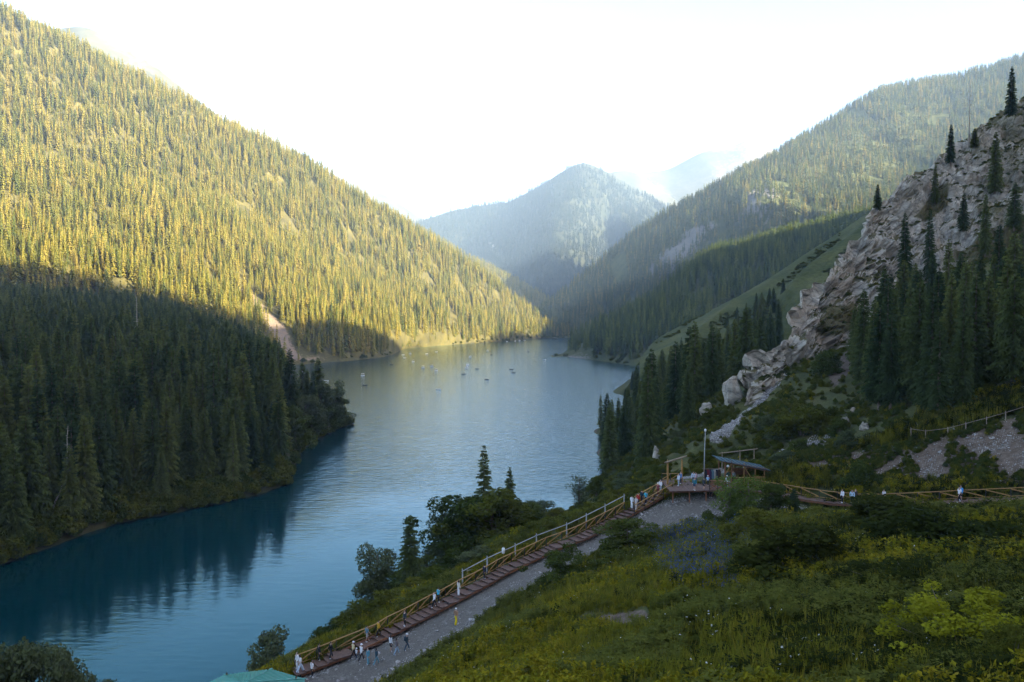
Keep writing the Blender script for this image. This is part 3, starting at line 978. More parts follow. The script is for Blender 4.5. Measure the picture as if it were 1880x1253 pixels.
cliff = Hill("limestone_cliff", 1366, 2500, 3.5, [
    ('p', [(1366, 745, 148), (1390, 745, 150), (1440, 716, 157), (1500, 690, 163), (1560, 660, 172), (1650, 590, 182), (1750, 510, 190), (1880, 460, 196), (2200, 380, 190), (2500, 300, 180)]),
    ('p', [(1366, 715, 152), (1390, 705, 154), (1440, 665, 162), (1500, 625, 168), (1560, 560, 184), (1650, 480, 202), (1750, 400, 215), (1880, 330, 225), (2200, 180, 230), (2500, 60, 230)]),
    ('p', [(1366, 708, 156), (1385, 690, 157), (1392, 668, 158), (1420, 646, 161), (1445, 628, 165), (1465, 592, 171), (1490, 548, 178), (1515, 520, 184), (1540, 490, 190), (1565, 466, 196), (1582, 440, 201), (1588, 415, 204), (1604, 392, 209), (1640, 358, 219), (1690, 322, 231), (1740, 284, 241), (1770, 262, 246), (1800, 240, 250), (1850, 208, 258), (1880, 188, 263), (2050, 90, 280), (2500, -180, 320)]),
    ('p', [(1366, 725, 172), (1400, 690, 178), (1465, 625, 195), (1582, 470, 225), (1690, 350, 255), (1850, 235, 282), (2050, 110, 305), (2500, -160, 345)]),
    ('z', [(1366, 20, 215), (1582, 40, 270), (1850, 70, 320), (2500, 120, 380)])],
    [34, 60, 10, 6], M['rock'], cliff_disp, "pale grey limestone cliff on the right", sm=1, tens=0.3)
_n = np.cross(np.gradient(cliff.G, axis=1), np.gradient(cliff.G, axis=0)); _n /= np.linalg.norm(_n, axis=-1, keepdims=True) + 1e-9
flatness = np.abs(_n[..., 2])
turf = np.clip((flatness - 0.58) / 0.25, 0, 1) * 0.50
turf = np.maximum(turf, 0.55 * poly_mask(cliff.px, cliff.py, [(1490, 600), (1530, 560), (1570, 555), (1590, 590), (1540, 620), (1500, 620)], 20))
turf = np.maximum(turf, 0.6 * poly_mask(cliff.px, cliff.py, [(1680, 400), (1720, 340), (1745, 330), (1740, 380), (1700, 410)], 16))
turf = np.maximum(turf, np.clip((cliff.px - 1700) / 300, 0, 0.35) + 0.2 * (cliff.v[:, None] < 0.5))
turf = np.maximum(turf, 0.6 * (cliff.v[:, None] > 3.2))
at_ = cliff.o.data.attributes.new('turf', 'FLOAT', 'POINT')
at_.data.foreach_set('value', turf.reshape(-1).astype(np.float32))
cliff.o.data.polygons.foreach_set('use_smooth', np.zeros(len(cliff.o.data.polygons), bool))

# ---------------------------------------------------------------- the mountain behind the right bank (outside the picture; its shade lies over the valley)
TAN = math.tan(SUN_EL)
PC = 650.0
CR = [(-900, 640), (54, 600)]
for p_, q_, d_ in SHADE_EDGE:
    w_ = at(p_, q_, d_)
    pp = w_[0] * SH[0] + w_[1] * SH[1]; qq = w_[0] * SP[0] + w_[1] * SP[1]
    CR.append((qq, w_[2] + (PC - pp) * TAN))
CR += [(1466, 640), (1540, 640), (1590, 560), (1750, 400), (2100, 330), (2700, 250)]
CR = sorted(CR)
qs = np.arange(-900, 2700, 20.0)
crest = smooth1(np.interp(qs, [c[0] for c in CR], [c[1] for c in CR]), 3)
prof = [(40, -6, 0), (120, 60, 0), (260, 0.42, 1), (450, 0.72, 1), (PC, 1.0, 1), (880, 0.75, 1), (1300, 0.1, 1)]
rows = []
for p_, h_, rel in prof:
    for sub in (0,):
        z_ = crest * h_ if rel else np.full(len(qs), float(h_))
        if p_ <= 120:
            z_ = z_ - 20 * (qs < 150)
        rows.append(np.stack([SH[0] * p_ + SP[0] * qs, SH[1] * p_ + SP[1] * qs, z_], -1))
R_ = np.array(rows)
fine = []
for i in range(len(R_) - 1):
    for k in range(8):
        fine.append(R_[i] * (1 - k / 8) + R_[i + 1] * (k / 8))
fine.append(R_[-1]); fine = np.array(fine)
fine[..., 2] += fbm(fine[..., 0] / 90, fine[..., 1] / 90, 4, 95) * 10 * np.clip((fine[..., 2] - 90) / 100, 0, 1)
nv_, nu_ = fine.shape[:2]
_i = np.arange(nv_ * nu_).reshape(nv_, nu_)
me_ = mesh("valley_side_mountain", fine.reshape(-1, 3), np.stack([_i[:-1, :-1], _i[:-1, 1:], _i[1:, 1:], _i[1:, :-1]], -1).reshape(-1, 4), M['right_slope'], smooth=True)
tag(obj("valley_side_mountain", me_), "mountain flank rising behind the right bank", None, None, 'structure')
# ---------------------------------------------------------------- plant models
def spruce_geo(h, R, whorls, per, twigs, seed, base=0.08, ragged=0.25):
    r = np.random.default_rng(seed)
    V = []; F = []

    def q(*p):
        n = len(V); V.extend(p); F.append(tuple(range(n, n + len(p))))
    for w in range(whorls):
        tw = base + (0.985 - base) * (w + r.random() * 0.5) / whorls
        for b in range(per):
            t = min(0.985, tw + r.uniform(-0.5, 0.5) * 1.6 / whorls)
            z0 = t * h
            prof_ = (1 - t) ** 0.72 * min(1.0, 0.55 + (t - base) * 3.0)
            if r.random() < 0.07: continue
            L = (R * prof_ + 0.18) * (1 - ragged + 2 * ragged * r.random())
            a = 2 * math.pi * (b + r.random() * 0.8) / per + w * 1.1
            dx, dy = math.cos(a), math.sin(a)
            d0 = 0.12 - 0.75 * (1 - t) + r.uniform(-.12, .12)                        # upper boughs rise, lower boughs hang
            P = []
            for s in (0.0, 0.4, 0.75, 1.0):
                P.append(np.array([dx * L * s, dy * L * s, z0 + L * (d0 * s - 0.28 * s * s * (1 - t) + 0.16 * max(0, s - 0.7))]))
            sx, sy = -dy, dx
            wd = 0.16 * L + 0.06
            for k in range(3):
                w0 = wd * (0.35 if k == 0 else 1.0 - 0.25 * k); w1 = wd * (1.0 - 0.25 * (k + 1)) if k < 2 else 0.02
                o0 = np.array([sx * w0, sy * w0, -0.25 * w0]); o1 = np.array([sx * w1, sy * w1, -0.25 * w1])
                q(P[k], P[k] + o0, P[k + 1] + o1, P[k + 1]); q(P[k], P[k + 1], P[k + 1] - o1 * (1, 1, -1), P[k] - o0 * (1, 1, -1))
            for s in np.linspace(0.22, 0.97, twigs):
                k = 0 if s < 0.4 else (1 if s < 0.75 else 2)
                lo, hi = (0.0, 0.4, 0.75)[k], (0.4, 0.75, 1.0)[k]
                c = P[k] + (P[k + 1] - P[k]) * ((s - lo) / (hi - lo))
                for sd in (-1, 1):
                    ln = (0.40 * L * (1.1 - s * 0.65) + 0.16) * (0.7 + 0.6 * r.random())
                    tip = c + np.array([sx * sd * ln * 0.8 + dx * ln * 0.55, sy * sd * ln * 0.8 + dy * ln * 0.55, -ln * (0.55 + 0.6 * r.random())])
                    bw = 0.12 + 0.06 * L
                    q(c - np.array([dx, dy, 0]) * bw, tip, c + np.array([dx, dy, 0.1]) * bw)
    top = np.array([0, 0, h])
    for k in range(4):
        a = k * 1.57
        q((0.09 * math.cos(a), 0.09 * math.sin(a), h * 0.955), (0.09 * math.cos(a + 1.57), 0.09 * math.sin(a + 1.57), h * 0.955), top)
    return np.array([np.asarray(v, float) for v in V]), F


def spruce_low(h, R, whorls, per, seed):
    r = np.random.default_rng(seed)
    V = []; F = []
    for w in range(whorls):
        t = 0.04 + 0.92 * (w + 0.4 * r.random()) / whorls
        L0 = R * (1 - t) ** 0.8 * min(1, 0.6 + t * 3) + 0.15
        dz = h / whorls
        for b in range(per):
            a = 2 * math.pi * (b + 0.7 * r.random()) / per + w * 0.7
            L = L0 * (0.7 + 0.6 * r.random())
            wd = math.pi / per * 0.95
            n = len(V)
            z0 = t * h + dz * 0.85
            zt = t * h - L * 0.28
            V += [(0, 0, z0), (math.cos(a - wd) * L * 0.62, math.sin(a - wd) * L * 0.62, (z0 + zt) / 2 - 0.25), (math.cos(a) * L, math.sin(a) * L, zt), (math.cos(a + wd) * L * 0.62, math.sin(a + wd) * L * 0.62, (z0 + zt) / 2 - 0.25)]
            F += [(n, n + 1, n + 2), (n, n + 2, n + 3)]
    n = len(V)
    V += [(0.25, 0, h * .93), (-0.12, .2, h * .93), (-0.12, -.2, h * .93), (0, 0, h)]
    F += [(n, n + 1, n + 3), (n + 1, n + 2, n + 3), (n + 2, n, n + 3)]
    return np.array(V, float), F


def trunk_geo(h, r0, bend=0.0, n=6, seed=0):
    r = np.random.default_rng(seed)
    pts = [(bend * math.sin(t * 2) * t + 0.05 * r.standard_normal() * t, 0.04 * r.standard_normal() * t, -0.8 + t * (h * 0.97 + 0.8)) for t in np.linspace(0, 1, 6)]
    g = Geo(); g.tube(pts, [r0 * 1.25, r0, r0 * .8, r0 * .55, r0 * .3, 0.03], n)
    return g


def leaf_cloud(centres, radii, n, size, seed, squash=0.8, shell=0.35):
    """leaf-sized quads spread through clumps, denser towards each clump's outside"""
    r = np.random.default_rng(seed)
    V = np.zeros((n * 4, 3))
    w = radii ** 2; k = r.choice(len(centres), n, p=w / w.sum())
    d = r.standard_normal((n, 3)); d /= np.linalg.norm(d, axis=1, keepdims=True)
    rr = (shell + (1 - shell) * r.random(n)) ** 0.6
    C = centres[k] + d * (radii[k] * rr)[:, None] * (1, 1, squash)
    nrm = d * 0.6 + r.standard_normal((n, 3)) * 0.6 + (0, 0, 0.35)
    nrm /= np.linalg.norm(nrm, axis=1, keepdims=True)
    t = np.cross(nrm, r.standard_normal((n, 3))); t /= np.linalg.norm(t, axis=1, keepdims=True)
    b = np.cross(nrm, t)
    s = size * (0.6 + 0.8 * r.random(n))[:, None]
    V[0::4] = C - t * s; V[1::4] = C - b * s * 0.55; V[2::4] = C + t * s; V[3::4] = C + b * s * 0.55
    return V, np.arange(n * 4).reshape(n, 4)


def broad_plant(kind, seed):
    """unit-height broadleaf plant: (trunk mesh geo, crown V, F)"""
    r = np.random.default_rng(seed)
    g = Geo()
    if kind == 'bush':
        m = 26
        q_ = r.standard_normal((m, 3)); q_ /= np.linalg.norm(q_, axis=1, keepdims=True); q_[:, 2] = np.abs(q_[:, 2])
        c = q_ * (r.uniform(0.25, 1.0, (m, 1)) ** 0.5) * (0.46, 0.46, 0.76) + (0, 0, 0.06)
        rd = r.uniform(0.13, 0.23, m); nl, sz = 5200, 0.031
        stems = 7
    elif kind == 'tree':
        m = 46
        c = np.stack([r.normal(0, 0.17, m), r.normal(0, 0.17, m), r.uniform(0.08, 0.92, m)], -1)
        c[:, :2] *= (1.2 - np.abs(c[:, 2:3] - 0.42) * 1.3)
        rd = r.uniform(0.085, 0.16, m); nl, sz = 11000, 0.018
        stems = 1
    elif kind == 'poplar':
        m = 26
        z = np.linspace(0.12, 0.95, m)
        c = np.stack([r.normal(0, 0.07, m), r.normal(0, 0.07, m), z], -1)
        rd = 0.05 + 0.085 * np.sin(np.clip(z, 0, 1) * math.pi) ** 0.6; nl, sz = 2600, 0.015
        stems = 1
    else:                                        # shrub with upright sprays
        m = 46
        a = r.uniform(0, 6.28, m); q = np.sqrt(r.random(m)) * 0.62
        z = (1 - 0.75 * (q / 0.62) ** 2) * r.uniform(0.45, 1.0, m)
        c = np.stack([np.cos(a) * q, np.sin(a) * q, np.maximum(z, 0.12)], -1)
        rd = r.uniform(0.07, 0.14, m); nl, sz = 5200, 0.020
        stems = 9
    V, Fq = leaf_cloud(c, rd, nl, sz, seed + 1)
    V[:, 2] = np.maximum(V[:, 2], 0.01)
    if stems == 1:
        hz = c[:, 2].max() - 0.05
        pts = [(0, 0, -0.04), (0.012, 0.01, hz * 0.35), (-0.01, 0.015, hz * 0.7), (0, 0, hz)]
        g.tube(pts, [0.022, 0.017, 0.011, 0.004], 6)
        for i in range(0, m, 2):
            z0 = max(0.1, c[i, 2] - 0.14)
            g.tube([(0, 0, z0), (c[i, 0] * .5, c[i, 1] * .5, (z0 + c[i, 2]) / 2), tuple(c[i])], [0.007, 0.005, 0.002], 4, cap=False)
    else:
        for i in range(0, m, max(1, m // stems)):
            g.tube([(c[i, 0] * .08, c[i, 1] * .08, -0.06), (c[i, 0] * .5, c[i, 1] * .5, c[i, 2] * .5), tuple(c[i])], [0.014, 0.009, 0.003], 4, cap=False)
    return g, V, Fq


SPR = []
for i, (h, R, wh, per, tw) in enumerate([(28, 3.5, 46, 8, 5), (28, 3.0, 48, 8, 5), (28, 4.0, 44, 8, 5), (28, 3.3, 46, 8, 5), (28, 2.6, 46, 7, 5)]):
    V, Fq = spruce_geo(h, R, wh, per, tw, 100 + i, base=0.05 + 0.04 * (i % 3), ragged=0.22 + 0.06 * (i % 3))
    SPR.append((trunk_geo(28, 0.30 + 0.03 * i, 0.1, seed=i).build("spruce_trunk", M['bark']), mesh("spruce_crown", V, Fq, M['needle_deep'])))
PLANT = {}
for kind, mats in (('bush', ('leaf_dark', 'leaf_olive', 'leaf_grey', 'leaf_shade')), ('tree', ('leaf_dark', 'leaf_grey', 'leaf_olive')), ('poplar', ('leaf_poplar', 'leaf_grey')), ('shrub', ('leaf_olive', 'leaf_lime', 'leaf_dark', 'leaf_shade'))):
    for v in range(3 if kind in ('bush', 'tree') else 2):
        g, V, Fq = broad_plant(kind, 300 + v * 7 + len(PLANT))
        tr = g.build(kind + "_trunk", M['bark'], smooth=True)
        base = mesh(kind + "_crown", V, Fq, M['leaf_dark'])
        for mt in mats:
            cm = base.copy(); cm.materials[0] = M[mt]
            PLANT[(kind, v, mt)] = (tr, cm)


def plant(kind, v, mt, loc, width, height, name, label, cat, group=None, rz=None):
    tr, cm = PLANT[(kind, v, mt)]
    ref = {'bush': 1.25, 'tree': 0.72, 'poplar': 0.36, 'shrub': 1.35}[kind]
    o = empty(name, loc, random.uniform(0, 6.28) if rz is None else rz, (width / ref, width / ref, height))
    tag(o, label, cat, group)
    obj('trunk', tr, o); obj('crown', cm, o)
    return o


def spruce(i, loc, h, wide, label, group=None, tilt=0.0):
    tr, cm = SPR[i % len(SPR)]
    o = empty('spruce_tree', loc, random.uniform(0, 6.28), (h / 28 * wide, h / 28 * wide, h / 28))
    if tilt: o.rotation_euler = (tilt, tilt * 0.4, o.rotation_euler.z)
    tag(o, label, 'spruce tree', group)
    obj('trunk', tr, o); obj('crown', cm, o)
    return o


# ---------------------------------------------------------------- masses too many to count: one object of points carrying small models
PROTO = bpy.data.collections.new("plant_models")              # never linked to the scene


def proto(name, me):
    o = bpy.data.objects.new(name, me)
    PROTO.objects.link(o)
    return o


def mass(name, protos, P, scale, vidx, label, seed=1, tilt=0.05):
    r = np.random.default_rng(seed)
    n = len(P)
    me = bpy.data.meshes.new(name)
    me.from_pydata(np.asarray(P, float).tolist(), [], [])
    sc = np.asarray(scale, float)
    if sc.ndim == 1: sc = np.repeat(sc[:, None], 3, 1)
    rot = np.stack([r.normal(0, tilt, n), r.normal(0, tilt, n), r.uniform(0, 6.283, n)], -1)
    for nm, dt, arr in (('size', 'FLOAT_VECTOR', sc), ('turn', 'FLOAT_VECTOR', rot)):
        a = me.attributes.new(nm, dt, 'POINT'); a.data.foreach_set('vector', arr.astype(np.float32).ravel())
    a = me.attributes.new('pick', 'INT', 'POINT'); a.data.foreach_set('value', np.asarray(vidx, np.int32))
    o = obj(name, me)
    tag(o, label, None, None, 'stuff')
    ng = bpy.data.node_groups.new(name, 'GeometryNodeTree')
    ng.interface.new_socket('Geometry', in_out='INPUT', socket_type='NodeSocketGeometry')
    ng.interface.new_socket('Geometry', in_out='OUTPUT', socket_type='NodeSocketGeometry')
    N, L = ng.nodes, ng.links
    gi = N.new('NodeGroupInput'); go = N.new('NodeGroupOutput')
    m2p = N.new('GeometryNodeMeshToPoints')
    iop = N.new('GeometryNodeInstanceOnPoints')
    g2i = N.new('GeometryNodeGeometryToInstance')
    for pr in reversed(protos):
        oi = N.new('GeometryNodeObjectInfo')
        oi.inputs['Object'].default_value = pr
        oi.inputs['As Instance'].default_value = True
        L.new(oi.outputs['Geometry'], g2i.inputs[0])

    def named(nm, dt):
        q = N.new('GeometryNodeInputNamedAttribute'); q.data_type = dt; q.inputs[0].default_value = nm
        return q.outputs[0]
    L.new(gi.outputs[0], m2p.inputs[0]); L.new(m2p.outputs[0], iop.inputs['Points'])
    L.new(g2i.outputs[0], iop.inputs['Instance'])
    iop.inputs['Pick Instance'].default_value = True
    L.new(named('pick', 'INT'), iop.inputs['Instance Index'])
    e2r = N.new('FunctionNodeEulerToRotation')
    L.new(named('turn', 'FLOAT_VECTOR'), e2r.inputs[0]); L.new(e2r.outputs[0], iop.inputs['Rotation'])
    L.new(named('size', 'FLOAT_VECTOR'), iop.inputs['Scale'])
    L.new(iop.outputs[0], go.inputs[0])
    md = o.modifiers.new('plants', 'NODES'); md.node_group = ng
    return o


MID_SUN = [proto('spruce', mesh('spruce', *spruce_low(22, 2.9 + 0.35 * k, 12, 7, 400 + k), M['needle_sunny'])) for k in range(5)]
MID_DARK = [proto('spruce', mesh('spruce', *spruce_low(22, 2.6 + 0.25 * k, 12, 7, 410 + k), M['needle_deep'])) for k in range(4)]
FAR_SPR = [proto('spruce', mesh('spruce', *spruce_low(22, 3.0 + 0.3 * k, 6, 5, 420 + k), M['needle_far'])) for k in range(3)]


FAR_COOL = [proto('spruce', mesh('spruce', *spruce_low(22, 2.8 + 0.3 * k, 7, 5, 440 + k), M['needle_cool'])) for k in range(4)]
FAR_SHADED = [proto('spruce', mesh('spruce', *spruce_low(22, 3.0 + 0.3 * k, 6, 5, 430 + k), M['needle_shaded'])) for k in range(3)]


def wood(name, protos, P, h0, h1, label, seed, wide=1.0):
    r = np.random.default_rng(seed)
    n = len(P)
    cl = vnoise(P[:, 0] / 26, P[:, 1] / 26, seed + 5)
    h = (h0 + (h1 - h0) * np.clip(cl * 0.9 + r.normal(0.05, 0.3, n), -0.35, 1.25)) * np.where(r.random(n) < 0.15, 0.55, 1.0)
    w = h / 22 * r.uniform(0.75, 1.45, n) * wide
    P = P.copy(); P[:, 2] -= 0.6
    return mass(name, protos, P, np.stack([w, w, h / 22], -1), r.integers(0, len(protos), n), label, seed, 0.03)


def clear(d0, seed, sc, thr):
    """natural gaps and glades"""
    return lambda P: vnoise(P[:, 0] / sc, P[:, 1] / sc, seed) > thr


def pk(fn):
    return lambda P, px, py, f: fn(P)


L_PTS = left_mtn.scatter(1 / 24.0, 1.02, 4.12, 500, lambda P, px, py, f: (vnoise(P[:, 0] / 22, P[:, 1] / 34, 501) > 0.17) & (P[:, 2] > 2.5))
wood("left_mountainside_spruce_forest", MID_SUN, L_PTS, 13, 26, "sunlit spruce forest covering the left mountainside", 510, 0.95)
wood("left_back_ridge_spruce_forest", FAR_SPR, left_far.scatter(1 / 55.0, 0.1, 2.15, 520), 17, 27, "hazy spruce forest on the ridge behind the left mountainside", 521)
wood("right_mountain_spruce_forest", FAR_COOL, right_mtn.scatter(1 / 42.0, 0.1, 3.15, 530, lambda P, px, py, f: (vnoise(P[:, 0] / 45, P[:, 1] / 70, 531) > 0.16) & (vnoise(P[:, 0] / 17, P[:, 1] / 17, 532) > 0.15)), 17, 27, "spruce forest on the high mountain to the right", 533, 0.9)
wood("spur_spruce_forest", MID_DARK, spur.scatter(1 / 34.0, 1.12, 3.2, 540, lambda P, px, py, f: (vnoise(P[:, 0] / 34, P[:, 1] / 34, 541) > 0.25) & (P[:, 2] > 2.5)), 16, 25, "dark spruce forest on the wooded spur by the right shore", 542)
wood("central_mountain_spruce_forest", FAR_SHADED, centre.scatter(1 / 150.0, 0.1, 1.85, 550, lambda P, px, py, f: P[:, 2] < 735, cap=26000), 22, 34, "hazy blue spruce forest on the pointed central mountain", 552, 1.25)
# ---------------------------------------------------------------- picking places
def pick(px, py):
    """place on the near ground seen at a photograph pixel"""
    j = int(np.clip(round((px - g_px[0]) / 5.0), 0, len(g_px) - 1))
    col = npy[:, j]
    ok = np.nonzero((col <= py) & (g_d > 14))[0]
    i = ok[0] if len(ok) else len(col) - 1
    i = max(i, 1)
    t = (col[i - 1] - py) / (col[i - 1] - col[i] + 1e-9)
    d = g_d[i - 1] + (g_d[i] - g_d[i - 1]) * float(np.clip(t, 0, 1))
    return onground(px, d)


def pick_cliff(px, py):
    e = (cliff.px - px) ** 2 + (cliff.py - py) ** 2 + 0.02 * np.maximum(cliff.v[:, None] - 2.0, 0) * 4000
    i = np.unravel_index(np.argmin(e), e.shape)
    return Vector(cliff.G[i])


def hpx(p, top):
    """height that lets something standing at p reach the photograph line top"""
    d = p[1]
    return float(at(CX, top, d)[2] - p[2])


def wpx(p, w):
    return w * p[1] / FPX


# ---------------------------------------------------------------- spruces one by one
n_spruce = 0
cand = []          # (size in picture, point, height, width factor, label, group)


def shore_gap(P):
    return P


Q = left_shore.scatter(1 / 24.0, 1.75, 4.9, 600, lambda P, px, py, f: (P[:, 2] > 1.3) & (poly_mask(px, py, [(285, 842), (345, 842), (372, 870), (300, 884)], 2) < .5) & ((px < 520) | (vnoise(P[:, 0] / 9, P[:, 1] / 9, 601) > 0.75)), margin=420)
rr = np.random.default_rng(601)


def left_place(px):
    return 'by the left picture edge' if px < 70 else 'round the leaning trunk' if px < 170 else 'below the grey dead spruce' if px < 270 else 'round the short plank walkway' if px < 380 else 'before the pale scree' if px < 470 else 'next to the wooded point'


keepQ = []
for p in Q:                                   # trees keep some distance
    if all((p[0] - q[0]) ** 2 + (p[1] - q[1]) ** 2 > (3.9 + 0.002 * p[1]) ** 2 for q in keepQ[-400:]):
        keepQ.append(p)
shore_d = np.array([float(np.interp(CX + FPX * p[0] / p[1], a_px, a_d)) for p in keepQ])
for p, sd in zip(keepQ, shore_d):
    gap = p[1] - sd
    edge = gap < 26
    h = rr.uniform(20, 30) * (0.55 if rr.random() < 0.22 else 1.0) * np.interp(p[1], [150, 400, 700], [1.0, 0.92, 0.8]) * (0.8 if edge else 1)
    cand.append((h / p[1], p, h, rr.uniform(0.95, 1.35),
                 f"{'short' if h < 15 else 'tall' if h > 24 else 'mid-sized'} spruce {'at the waterline' if edge else 'in the middle ranks' if gap < 110 else 'in the upper ranks'} of the left stand, {left_place(CX + FPX * p[0] / p[1])}",
                 "spruces in front on the left shore" if edge else "spruces in the shaded stand on the left"))
# woods below the cliff
def spread(n, pxr, dr, seed, gap, ok=None, tries=30):
    r = np.random.default_rng(seed); out = []
    for _ in range(n * tries):
        if len(out) >= n: break
        px = r.uniform(*pxr); d = math.sqrt(r.uniform(dr[0] ** 2, dr[1] ** 2))
        x = (px - CX) / FPX * d
        if any((x - q[0]) ** 2 + (d - q[1]) ** 2 < gap * gap for q in out): continue
        z = gz(x, d)
        _, py, _f = proj((x, d, z))
        if ok is None or ok(px, float(py), d, z): out.append((x, d, z))
    return out


for p in spread(165, (1560, 2330), (101, 188), 610, 3.1, lambda px, py, d, z: py > lerp(px, [1560, 1600, 1660, 1720, 1900, 2060, 2330], [650, 645, 600, 575, 545, 520, 480]) and py < lerp(px, [1560, 1600, 1640, 1760, 1880, 2060, 2330], [660, 760, 776, 768, 735, 690, 640])):
    px = CX + FPX * p[0] / p[1]
    h = rr.uniform(12, 18.5) * (0.6 if rr.random() < 0.2 else 1)
    cand.append((h / p[1], p, h, rr.uniform(1.0, 1.35), f"{'tall' if h > 15.5 else 'short' if h < 11 else 'medium'} spruce in the {'front' if p[1] < 125 else 'middle' if p[1] < 155 else 'back'} of the wood below the cliff, {'at its cliff end' if px < 1660 else 'behind the tall fence post' if px < 1800 else 'towards the picture edge'}", "spruces in the wood below the cliff"))
# right shore below the green hillside
for p in spread(230, (1085, 1440), (150, 430), 620, 4.0, lambda px, py, d, z: z > 0.7 and px < lerp(d, [150, 200, 260, 430], [1330, 1400, 1430, 1440]) and (d > 175 or px < 1290) and px > lerp(d, [150, 180, 250, 330], [1165, 1120, 1085, 1085])):
    h = rr.uniform(14, 22) * (0.6 if rr.random() < 0.2 else 1) * lerp(p[1], [170, 250, 430], [1.0, 0.8, 0.62])
    cand.append((h / p[1], p, h, rr.uniform(0.95, 1.3), f"{'tall' if h > 17 else 'short' if h < 11 else 'medium'} spruce {'at the water edge' if CX + FPX * p[0] / p[1] < 1180 else 'amid the slope' if CX + FPX * p[0] / p[1] < 1290 else 'near the boulders'} in the {'nearer' if p[1] < 220 else 'farther'} stand on the right shore", "spruces on the right shore"))
cand.sort(key=lambda c: -c[0])
def seen(c):
    px, py, f = proj(c[1])
    top = proj((c[1][0], c[1][1], c[1][2] + c[2]))
    return -40 < px < 1920
outside = [c for c in cand if not seen(c)]
cand = [c for c in cand if seen(c)]
SINGLE = 268
for k, (sz, p, h, w, lab, grp) in enumerate(cand[:SINGLE]):
    spruce(k, (p[0], p[1], p[2] - 0.3), h, w, lab, grp)
rest = cand[SINGLE:] + outside
NEAR_PROTO = [proto('spruce', SPR[k][1]) for k in range(5)]
if rest:
    RP = np.array([c[1] for c in rest]); RH = np.array([c[2] for c in rest]) / 28.0; RWd = np.array([c[3] for c in rest])
    mass("lakeside_spruce_forest", NEAR_PROTO, RP, np.stack([RH * RWd, RH * RWd, RH], -1), np.arange(len(rest)) % 5, "farther ranks of dark spruces behind both lakeshores", 77, 0.02)

# spruces that can be told apart
for px, py, top, wd, lab in [
        (1855, 212, 118, 0.95, "lone narrow spruce standing at the very top of the cliff ridge"),
        (1746, 300, 224, 1.1, "spruce on the cliff ridge just left of the bare dead trunk"),
        (1790, 268, 232, 1.9, "short bushy spruce at the foot of the bare dead trunk"),
        (1607, 388, 334, 1.15, "small dark spruce on the skyline where cliff and green hillside meet"),
        (1716, 372, 298, 1.0, "spruce in the green cleft high on the cliff"),
        (1830, 352, 238, 1.05, "tall spruce growing out of the upper rock face"),
        (1770, 420, 350, 1.25, "young spruce on a ledge in the middle of the rock face"),
        (1806, 470, 350, 0.9, "slim spruce against the pale rock above the wood"),
        (1862, 420, 330, 1.2, "spruce at the right picture edge against the rock"),
        (1660, 520, 385, 0.85, "slender spruce standing in front of the pale rock above the wood"),
        (1706, 520, 378, 0.8, "thin spruce beside the grey rock slab above the wood")]:
    p = pick_cliff(px, py)
    spruce(int(px), (p.x, p.y, p.z - 0.5), max(3.0, hpx(p, top)), wd, lab)
for px, d, top, wd, lab in [
        (888, 122, 812, 1.15, "tall spruce rising from the thicket on the near shore"),
        (936, 126, 853, 0.95, "thin spruce to the right of the tall one in the shore thicket"),
        (751, 99, 940, 1.25, "pointed spruce left of the shore thicket beside the water"),
        (1377, 158, 668, 1.25, "full spruce standing at the lower left end of the cliff"),
        (1462, 88, 892, 2.3, "small rounded spruce below the boardwalk"),
        (1690, 112, 600, 1.25, "foremost spruce behind the two posts of the rope fence"),
        (1795, 106, 640, 1.3, "front spruce with a bare lower trunk near the tall fence post")]:
    p = onground(px, d)
    spruce(int(px) + 1, (p.x, p.y, p.z - 0.3), hpx(p, top), wd, lab)

# dead trees
def dead_tree(loc, h, label, lean=None, r0=0.16, n=26, seed=0, tuft=False):
    r = np.random.default_rng(seed)
    o = empty('dead_tree', loc)
    tag(o, label, 'dead tree')
    pts = lean if lean is not None else [(0, 0, -0.5), (0.05, 0, h * .5), (0, 0, h)]
    g = Geo(); g.tube(pts, np.linspace(r0, 0.03, len(pts)), 6)
    obj('trunk', g.build('dead_trunk', M['dead'], True), o)
    g = Geo(); P = np.array(pts)
    for k in range(n):
        t = r.uniform(0.3, 0.97); f_ = t * (len(P) - 1); i = min(int(f_), len(P) - 2)
        c = P[i] + (P[i + 1] - P[i]) * (f_ - i)
        a = r.uniform(0, 6.28); L_ = (1 - t) * h * 0.16 + 0.35
        g.tube([c, c + np.array([math.cos(a) * L_, math.sin(a) * L_, -0.1 * L_ + r.uniform(-.1, .15)])], [0.035, 0.01], 3, cap=False)
    obj('branch', g.build('dead_branches', M['dead']), o)
    o.children[-1]['kind'] = 'stuff'
    return o


p = pick_cliff(1778, 272)
dead_tree((p.x, p.y, p.z - .5), hpx(p, 150), "bare dead trunk with stubby twigs on the cliff skyline", r0=0.22, n=46, seed=3)
b0 = atz(88, 958, 2.2)
c_pts = []
for q_, dd in [((88, 962), 0), ((100, 925), .3), ((113, 898), .6), ((121, 870), .8), ((124, 835), 1), ((123, 805), 1.2), ((125, 782), 1.4)]:
    w_ = at(q_[0], q_[1], b0[1] + dd - 2.0)
    c_pts.append(tuple(w_ - b0))
dead_tree(tuple(b0), 16, "bleached curved trunk leaning out at the left lakeshore", lean=c_pts, r0=0.2, n=30, seed=5)
s0 = left_shore.G[(left_shore.v > 2.5)][0]
for px, d, top, lab, sd in [(251, 330, 545, "grey dead spruce standing at the upper edge of the shaded wood", 8)]:
    dd = np.abs(left_shore.px - px) + np.abs(left_shore.G[..., 1] - d); i = np.unravel_index(np.argmin(dd), dd.shape)
    p = Vector(left_shore.G[i]); dead_tree((p.x, p.y, p.z), hpx(p, top), lab, r0=0.25, n=40, seed=sd)

